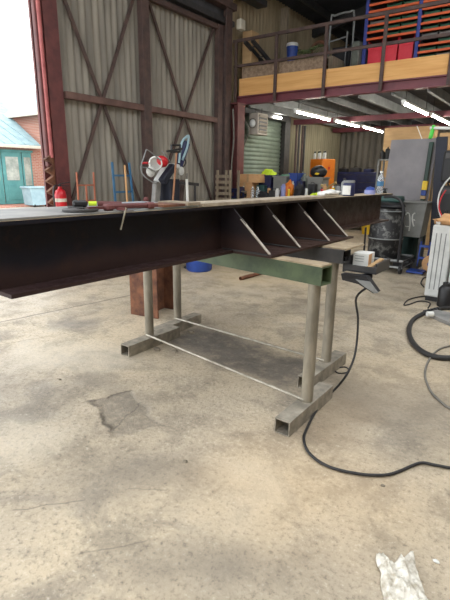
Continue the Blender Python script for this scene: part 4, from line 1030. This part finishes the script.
# cans and cups along the bench front
def can(px, pyt, Y, r, mt, lab, nm='paint_can', capm='white'):
    x = bx3(px, Y); z1 = tz(px, pyt, Y); h = z1-WZ; c0 = V(x, Y, WZ)
    t = thing(nm, lab, 'can', c0)
    MB().lathe([(0, 0), (r, 0), (r, h*.85), (r*.75, h*.9), (0, h*.9)], c0, 16).build('body', mt, t, 40)
    MB().cyl(c0+V(0, 0, h*.9), c0+V(0, 0, h), r*.6, n=12).build('cap', capm, t, 40)
can(283.5, 184, 8.36, .055, 'lilac', 'lilac spray can on the workbench', 'spray_can', 'lilac')
can(277.5, 188.5, 8.36, .045, 'white', 'small white cup on the workbench left of the lilac can', 'white_cup')
can(289, 187.5, 8.35, .022, 'yellow', 'narrow yellow tube on the workbench right of the lilac can', 'glue_tube', 'red')
tag(MB().box((bx3(280, 8.34)-.02, 8.31, WZ+.001), (bx3(286.5, 8.34), 8.35, WZ+.03), .005).build('red_block', 'red'), 'small red block lying in front of the lilac can', 'block')
can(292.5, 181, 8.6, .03, 'white', 'white spray can behind the orange bag', 'spray_can')
# right half
cloth(315.5, 190, 9, 8, 8.42, 'hivis', 'yellow-green work gloves on the workbench', 'work_gloves', 'gloves', 4.4, .18)
x0, x1, z1 = tub(307, 322, 177, 8.7, .3, 'greybin', 'grey open tray under the black helmet')
hc = V((x0+x1)/2, 8.85, z1)
hm = thing('welding_helmet', 'black welding helmet with yellow flash on the grey tray', 'helmet', hc)
MB().blob(hc+V(0, 0, .1), (.34, .26, .26), .12, 2, 3, 1, z1+.001).build('shell', 'black', hm, 60)
MB().blob(hc+V(.02, -.12, .06), (.1, .05, .05), .3, 3, 2, 2).build('yellow_flash', 'yellow', hm, 60)
# brass fittings stand
ff = V(bx3(328.5, 8.6), 8.6, WZ)
bf = thing('brass_fitting', 'branching brass pipe fittings standing on the workbench', 'pipe fitting', ff)
MB().cyl(ff, ff+V(0, 0, .02), .09, n=16).cyl(ff, ff+V(0, 0, .3), .022, n=10).build('stem', 'brass', bf, 40)
for k, (dx, z, l) in enumerate(((-1, .1, .14), (1, .16, .16), (-1, .24, .12), (1, .29, .13))):
    a = ff+V(0, 0, z); b = a+V(dx*l, -.03, .06)
    MB().cyl(a, b, .018, n=8).cyl(b, b+(b-a)*.25, .028, n=8).build('branch', 'brass', bf, 40)
can(324.5, 184, 8.5, .04, 'card', 'short tan tin left of the brass fittings', 'tan_tin', 'ply')
can(337.5, 184, 8.42, .05, 'joist', 'grey metal can right of the brass fittings', 'grey_can', 'dkmet')
# small things crowding the front of the bench
extra = [(243.5, 186, 8.40, .030, 'navy', 'thin navy aerosol left of the clear bottles', 'spray_can', 'white'),
         (269, 187, 8.50, .035, 'card', 'short brown tin before the navy crate', 'brown_tin', 'dkmet'),
         (295.5, 188, 8.42, .03, 'tealdk', 'dark teal tin between orange bag and black tool bag', 'teal_tin', 'white'),
         (306.5, 187, 8.40, .03, 'offwhite', 'pale tin right of the black tool bag', 'pale_tin', 'black'),
         (322, 187.5, 8.38, .026, 'red', 'slim red tin left of the tan tin', 'red_tin', 'black'),
         (333, 186, 8.36, .032, 'yellow', 'yellow tin between brass fittings and grey can', 'yellow_tin', 'white')]
for px, pyt, Y, r, mt, lab, nm, cm in extra: can(px, pyt, Y, r, mt, lab, nm, cm)
boxes_ = [(273, 9, 190.5, 8.40, 'dkmet', 'dark battery charger on the bench left of the white cup', 'battery_charger'),
          (299, 6, 181, 8.62, 'navy', 'navy drill case behind the black tool bag', 'drill_case'),
          (260, 8, 185, 8.52, 'tealdk', 'teal toolbox in front of the navy crate', 'toolbox'),
          (311, 7, 184, 8.55, 'black', 'black radio behind the yellow-green gloves', 'radio'),
          (341, 6, 188, 8.45, 'dkmet', 'dark drill box at the right end of the bench', 'drill_box')]
for px, wp_, pyt, Y, mt, lab, nm in boxes_:
    x0, x1 = bx3(px-wp_/2, Y), bx3(px+wp_/2, Y); z1 = max(WZ+.08, tz(px, pyt, Y))
    t = thing(nm, lab, 'box', ((x0+x1)/2, Y+.08, WZ))
    MB().box((x0, Y, WZ), (x1, Y+.13, z1), .012, 2).build('body', mt, t)
    MB().box((x0+.02, Y-.004, WZ+.02), (x1-.02, Y+.002, WZ+.04)).build('front_strip', 'joist', t)
    MB().tube([(x0+.04, Y+.06, z1), (x0+.05, Y+.06, z1+.03), (x1-.05, Y+.06, z1+.03), (x1-.04, Y+.06, z1)], .007, 6, 2).build('handle', 'black', t, 40)
for k, (px, lab, mt) in enumerate(((266, 'silver spanner lying before the teal toolbox', 'joist'), (303, 'silver spanner lying before the black tool bag', 'bright'), (327, 'dark spanner lying before the brass fittings', 'dkmet'))):
    c = V(bx3(px, 8.32), 8.325, WZ+.006)
    t = tag(MB().bar(c-V(.09, 0, 0), c+V(.09, .01, 0), .02, .01).lathe([(0, -.006), (.024, -.006), (.024, .006), (0, .006)], c+V(.1, .01, 0), 8).build('spanner', mt), lab, 'spanner')
# orange steel cabinet with cans on top
ox, oy, oa = -5.42, 11.9, math.radians(-22); oh = 1.98
oc = thing('orange_cabinet', 'orange steel safety cabinet with red warning triangle under the mezzanine', 'cabinet', (ox, oy, 0))
RZ = Matrix.Rotation(oa, 3, 'Z')
def op(x, y, z): return V(ox, oy, 0) + RZ @ V(x, y, z)
MB().obox((ox, oy, oh/2), (.50, .46, oh), ang=oa, bev=.012).build('body', 'orange', oc)
MB().obox(op(0, -.236, oh/2), (.46, .012, oh-.1), ang=oa, bev=.004).build('door', 'orange', oc)
MB().bar(op(-.17, -.25, 1.0), op(-.17, -.25, 1.15), .015, .02).build('handle', 'black', oc)
f = op(.2515, 0, 1.70)
MB().prism([op(.2515, -.05, 1.78), op(.2515, .05, 1.78), op(.2515, 0, 1.69)], RZ @ V(.002, 0, 0)).build('warning_triangle', 'red', oc, None, 'red warning triangle')
nm5 = ['leftmost', 'second from left', 'middle', 'second from right', 'rightmost']
for k in range(5):
    c0 = op(-.2+k*.1, -.12+.05*(k % 2), oh+.002)
    t = thing('aerosol_can', 'white aerosol can on the orange cabinet, %s of five' % nm5[k], 'can', c0, 'aerosol cans on the orange cabinet')
    MB().lathe([(0, 0), (.034, 0), (.034, .14), (.02, .16), (0, .16)], c0, 14).build('body', 'offwhite', t, 40)
    MB().cyl(c0+V(0, 0, .16), c0+V(0, 0, .2), .022, n=10).build('cap', 'black', t, 40)
# blue tool chest
ty = 13.2; tx0, tx1 = bx3(336, ty), bx3(377, ty); tzt = tz(356, 172, ty)
tc = thing('tool_chest', 'wide dark blue tool chest with drawers under the mezzanine', 'tool chest', ((tx0+tx1)/2, ty, 0))
MB().box((tx0, ty, .1), (tx1, ty+.5, tzt), .012).build('body', 'navy', tc)
nd = 7
for k in range(nd):
    z0 = .16+k*(tzt-.2)/nd; z1 = z0+(tzt-.2)/nd-.02
    for xa_, xb_ in ((tx0+.03, (tx0+tx1)/2-.01), ((tx0+tx1)/2+.01, tx1-.03)):
        dr = MB().box((xa_, ty-.014, z0), (xb_, ty, z1), .004).build('drawer', 'blue' if False else 'navy', tc)
        MB().box((xa_+.05, ty-.028, z1-.03), (xb_-.05, ty-.014, z1-.015)).build('drawer_pull', 'dkmet', dr)
for x in (tx0+.08, tx1-.08):
    for y in (ty+.06, ty+.44): MB().cyl((x-.02, y, .05), (x+.02, y, .05), .05, n=12).build('caster', 'rubber', tc, 40)
for k, (px, w_, h, mt, lab) in enumerate(((342, .22, .10, 'black', 'black power tool case on the left of the blue tool chest'), (354, .26, .12, 'dkmet', 'dark grinder box in the middle of the blue tool chest'), (367, .24, .09, 'navy', 'low navy box on the right of the blue tool chest'))):
    x = bx3(px, ty+.2); t = thing('tool_case', lab, 'case', (x, ty+.2, tzt), 'cases on the tool chest')
    MB().box((x-w_/2, ty+.08, tzt+.001), (x+w_/2, ty+.34, tzt+h), .012).build('shell', mt, t)
    MB().tube([(x-.05, ty+.2, tzt+h), (x-.05, ty+.2, tzt+h+.03), (x+.05, ty+.2, tzt+h+.03), (x+.05, ty+.2, tzt+h)], .008, 6, 2).build('handle', 'black', t, 40)
# yellow tub on floor seen under the beam
tag(MB().lathe([(0, 0), (.14, 0), (.17, .24), (.15, .24), (.13, .02), (0, .02)], (on_z(367, 234, 0).x, on_z(367, 234, 0).y, 0), 18).build('yellow_tub', 'yellow', None, 40), 'small yellow tub on the floor left of the drum vacuum', 'tub')
# vertical pipework beside the shutter
pw = thing('pipe_bundle', 'bundle of dark vertical pipes right of the roller shutter', 'pipes', (-5.95, 11.5, 0))
for k, dx in enumerate((0, .1, .22, .3)):
    MB().cyl((-6.0+dx*.3, 11.4+dx, 0), (-6.0+dx*.3, 11.4+dx, 2.84), .03, n=10).build('pipe', 'dkmet' if k % 2 else 'redox_dk', pw, 40)

# ------------------------------------------- things against the sliding door
# orange hand truck
XH = -5.85
def px_(x, y): return on_x(x, y, XH)
oh_ = thing('hand_truck', 'orange hand truck standing against the corrugated sliding door', 'hand truck', (XH, px_(85, 190).y, 0))
ya, yb = px_(76.5, 172).y, px_(93.5, 174).y; zt = px_(77, 172).z
for y in (ya, yb): MB().tube([(XH, y, .12), (XH, y, zt-.01), (XH+.0, y, zt)], .014, 8, 1).build('side_rail', 'truckor', oh_, 40)
for z in (zt-.19, zt-.42, zt-.75, .3): MB().bar((XH, ya, z), (XH, yb, z), .022, .022).build('cross_bar', 'truckor', oh_)
MB().cyl((XH, (ya+yb)/2, .3), (XH, (ya+yb)/2, zt-.19), .015, n=8).build('centre_bar', 'truckor', oh_, 40)
MB().box((XH, ya-.03, .0), (XH+.22, yb+.03, .02)).build('toe_plate', 'truckor', oh_)
for y in (ya-.06, yb+.02): MB().cyl((XH-.08, y, .12), (XH-.08, y+.04, .12), .11, n=18).build('wheel', 'rubber', oh_, 40)
# blue stepladder
XL = -5.85
sl = thing('stepladder', 'light blue stepladder leaning on the sliding door beside the hand truck', 'ladder', (XL, 5.25, 0))
def pl_(x, y): return on_x(x, y, XL)
A, B = pl_(112, 162), pl_(129, 163)
yA, yB, zA = A.y, B.y, A.z
for y in (yA, yB): MB().bar((XL+.14, y+(.04 if y == yB else -.04), 0), (XL, y, zA), .032, .022, (1, 0, 0)).build('stile', 'ltblue', sl)
for k in range(6):
    f = .13+k*.15; x = XL+.14*(1-f); z = zA*f
    MB().bar((x, yA-.03*(1-f), z), (x, yB+.03*(1-f), z), .022, .03).build('tread', 'ltblue', sl)
pp = on_x(121, 198, -5.6); pq = on_x(117, 165, -5.86)
tag(MB().cyl((-5.45, pp.y+.03, 0), V(-5.70, pq.y+.02, pq.z), .016, n=8).build('wooden_pole', 'card', None, 40), 'orange-brown wooden pole leaning beside the blue stepladder', 'pole')

# ---------------------------------------------------------- band saw machine
XS_ = -5.25
def sw(x, y, dx=0.0): p = on_x(130+x/5, 125+y/5, XS_+dx); return p
sm = thing('metal_saw', 'metal cutting saw with red motor, wire guard and raised blue arm', 'saw', (XS_, 5.6, 0))
bl_, br_ = sw(155, 270), sw(215, 270)
yl, yr, zb_ = bl_.y, br_.y, bl_.z
MB().box((XS_-.15, yl+.05, .0), (XS_+.15, yr, zb_), .01).build('pedestal', 'bluebk', sm)
MB().bar(sw(160, 285, .17), sw(215, 205, .17), .10, .12, (1, 0, 0), .01).build('saw_bed', 'bluebk', sm)
p = sw(185, 200); q = sw(135, 285); r_ = sw(100, 375)
MB().bar(p, q, .08, .12, (1, 0, 0), .01).build('casting', 'offwhite', sm)
MB().bar(q, V(q.x, r_.y-.05, 0.0), .12, .09, (1, 0, 0), .01).build('front_leg', 'plate', sm)
p = sw(160, 183, .1)
MB().blob(p, (.18, .22, .18), .1, 2, 3, 1).build('motor', 'red', sm, 60, 'red motor housing')
MB().cyl(sw(60, 190), sw(112, 190), .018, n=8).build('handle', 'red', sm, 40)
RX = Matrix.Rotation(PI/2, 3, 'Y')
RT_ = RX @ Matrix.Rotation(.7, 3, 'X')
MB().lathe([(.085, 0), (.10, .0), (.11, .02), (.10, .04), (.085, .04), (.085, 0)], sw(127, 192, .08), 22, RT_).build('pulley_guard', 'white', sm, 40)
MB().lathe([(0, 0), (.07, 0), (.085, .03), (.06, .05), (0, .05)], sw(98, 232, .1), 18, RX).build('wheel_cover', 'offwhite', sm, 40)
for pts in (((82, 122), (66, 170), (55, 212), (66, 250), (100, 278), (135, 298)), ((82, 122), (110, 140), (140, 165), (175, 190)), ((55, 212), (90, 215), (130, 235)), ((160, 130), (185, 160), (205, 190))):
    MB().tube([sw(*v, .16) for v in pts], .009, 6, 3).build('wire_guard', 'joist', sm, 40)
MB().bar(sw(238, 215), sw(282, 85), .14, .10, (1, 0, 0), .02).build('saw_arm', 'navy', sm)
MB().tube([sw(*v, .06) for v in ((245, 190), (254, 110), (266, 75), (290, 54), (293, 64), (286, 110), (262, 175))], .02, 8, 3).build('arm_edge', 'palebox', sm, 40)
MB().tube([sw(*v, .1) for v in ((206, 102), (250, 100), (250, 134), (206, 136))], .018, 6, 1, True).bar(sw(185, 132, .1), sw(262, 118, .1), .03, .03).build('bow_bracket', 'black', sm, 40)
MB().lathe([(0, 0), (.06, 0), (.07, .03), (0, .05)], sw(250, 230, .05), 16, RX).build('tension_wheel', 'offwhite', sm, 40)
MB().bar(sw(168, 280, .05), sw(340, 298, .05), .05, .04, (1, 0, 0)).build('stock_rest', 'dkmet', sm)
MB().cyl(sw(200, 205, .1), sw(240, 212, .1), .05, n=14).build('gearbox', 'offwhite', sm, 40)
e = sw(325, 296, .05); MB().cyl((e.x, e.y, 0), e, .02, n=8).build('rest_leg', 'dkmet', sm, 40)
q0 = sw(232, 330, -.1); MB().bar(sw(262, 275, -.1), V(q0.x, q0.y-.05, 0), .08, .05, (1, 0, 0)).build('rear_leg', 'redox_dk', sm)
MB().tube([sw(*v, -.05) for v in ((262, 150), (278, 180), (270, 205), (245, 212))], .01, 6, 3).build('lead', 'rubber', sm, 40)
pa = sw(233, 140, .28); pb_ = sw(214, 385, .32)
dv = (pb_-pa); k = -pa.z/dv.z
tag(MB().cyl(pa, pa+dv*k, .016, n=8).build('broom_handle', 'woodh', None, 40), 'brown wooden broom handle leaning against the saw', 'pole')
wa = sw(284, 270, .3); wp = thing('white_post', 'thin white post with dark tip standing right of the saw', 'post', (wa.x, wa.y+.05, 0))
MB().cyl((wa.x, wa.y+.05, .02), wa, .022, n=10).build('shaft', 'white', wp, 40)
MB().cyl(wa, sw(285, 242, .3), .008, n=6).build('tip', 'dkmet', wp, 40)
MB().cyl((wa.x, wa.y+.05, 0), (wa.x, wa.y+.05, .02), .1, n=14).build('base', 'dkmet', wp, 40)
rp = sw(80, 362, .1)
rc = thing('red_gas_cap', 'small dull red can on a stand left of the saw leg', 'can', (rp.x, rp.y, 0))
MB().cyl((rp.x, rp.y, 0), (rp.x, rp.y, rp.z-.06), .03, n=10).build('stand', 'dkmet', rc, 40)
MB().lathe([(0, 0), (.035, 0), (.045, .03), (.03, .06), (0, .07)], (rp.x, rp.y, rp.z-.06), 14).build('can', 'redox', rc, 40)

# ----------------------------------------------- floor litter and plastic bag
def bag():
    mb = MB(); n, mrow = 40, 44
    o0, o1 = on_z(374, 559, 0), on_z(411, 561, 0); e0, e1 = on_z(392, 640, 0), on_z(432, 612, 0)
    g = []
    for j in range(mrow):
        row = []
        for i in range(n):
            u, v = i/(n-1), j/(mrow-1)
            p = o0.lerp(o1, u).lerp(e0.lerp(e1, u), v)
            h = .006 + .026*math.sin(PI*u)**.7*(.4+.6*v)
            h += .030*(.5-abs(mnoise.noise(V(u*4, v*3.4, 1.3))))*math.sin(PI*u)**.5 + .016*(.4-abs(mnoise.noise(V(u*10, v*8, 4))))
            jag = (.045*mnoise.noise(V(u*8, 3, 7)) + .03*math.cos(2*PI*u))*(1-v)**3
            p = p + V(.012*mnoise.noise(V(u*6, v*6, 2)), jag+.012*mnoise.noise(V(u*6, v*6, 9)), 0)
            if i in (0, n-1): h = .003
            row.append(mb.bm.verts.new((p.x, p.y, max(.003, h))))
        g.append(row)
    for j in range(mrow-1):
        for i in range(n-1): mb.bm.faces.new((g[j][i], g[j][i+1], g[j+1][i+1], g[j+1][i]))
    q = on_z(378, 556, .004)
    mb.bm.faces.new((g[0][2], g[0][3], mb.bm.verts.new(on_z(379, 553, .02))))
    mb.bm.faces.new((g[2][n-1], g[3][n-1], mb.bm.verts.new(on_z(414, 574, .01))))
    o = mb.build('plastic_bag', 'bag', None, 50)
    sd = o.modifiers.new('thick', 'SOLIDIFY'); sd.thickness = .0015
    tag(o, 'crumpled dirty white plastic bag on the floor at the bottom edge', 'bag')
bag()
k = 0
labs = ['small dark stone on the open floor below the broken patch', 'flat grey chip beside the left trestle foot', 'grey chip on the dusty floor between the trestle feet', 'chip near the tie rod of the nearer trestle',
        'small stone on the floor left of the broken patch', 'tiny chip right of the black cable loop', 'white splinter on the floor right of the plastic bag']
for (px, py, s, mt), lab in zip(((185, 462, .022, 'stone'), (157, 350, .05, 'stone'), (191, 333, .055, 'stone'), (175, 352, .04, 'stone'), (60, 380, .02, 'stone'), (383, 486, .016, 'stone'), (436, 562, .02, 'paint')), labs):
    c = on_z(px, py, 0)
    tag(MB().blob((c.x, c.y, s*.22), (s*1.5, s, s*.55), .4, 3, 2, px, .0005).build('stone_chip', mt, None, 30), lab, 'stone', 'chips on the floor')

# ------------------------------------------------------------------- light
wd = bpy.data.worlds.new('overcast_sky'); SC.world = wd; wd.use_nodes = True
bg = wd.node_tree.nodes['Background']; bg.inputs[0].default_value = (.95, .98, 1.0, 1); bg.inputs[1].default_value = 3.6
SC.view_settings.view_transform = 'Standard'; SC.view_settings.look = 'None'; SC.view_settings.gamma = 1
SC.view_settings.use_curve_mapping = False
SC.view_settings.exposure = 0.14
SC.cycles.max_bounces = 8; SC.cycles.diffuse_bounces = 4
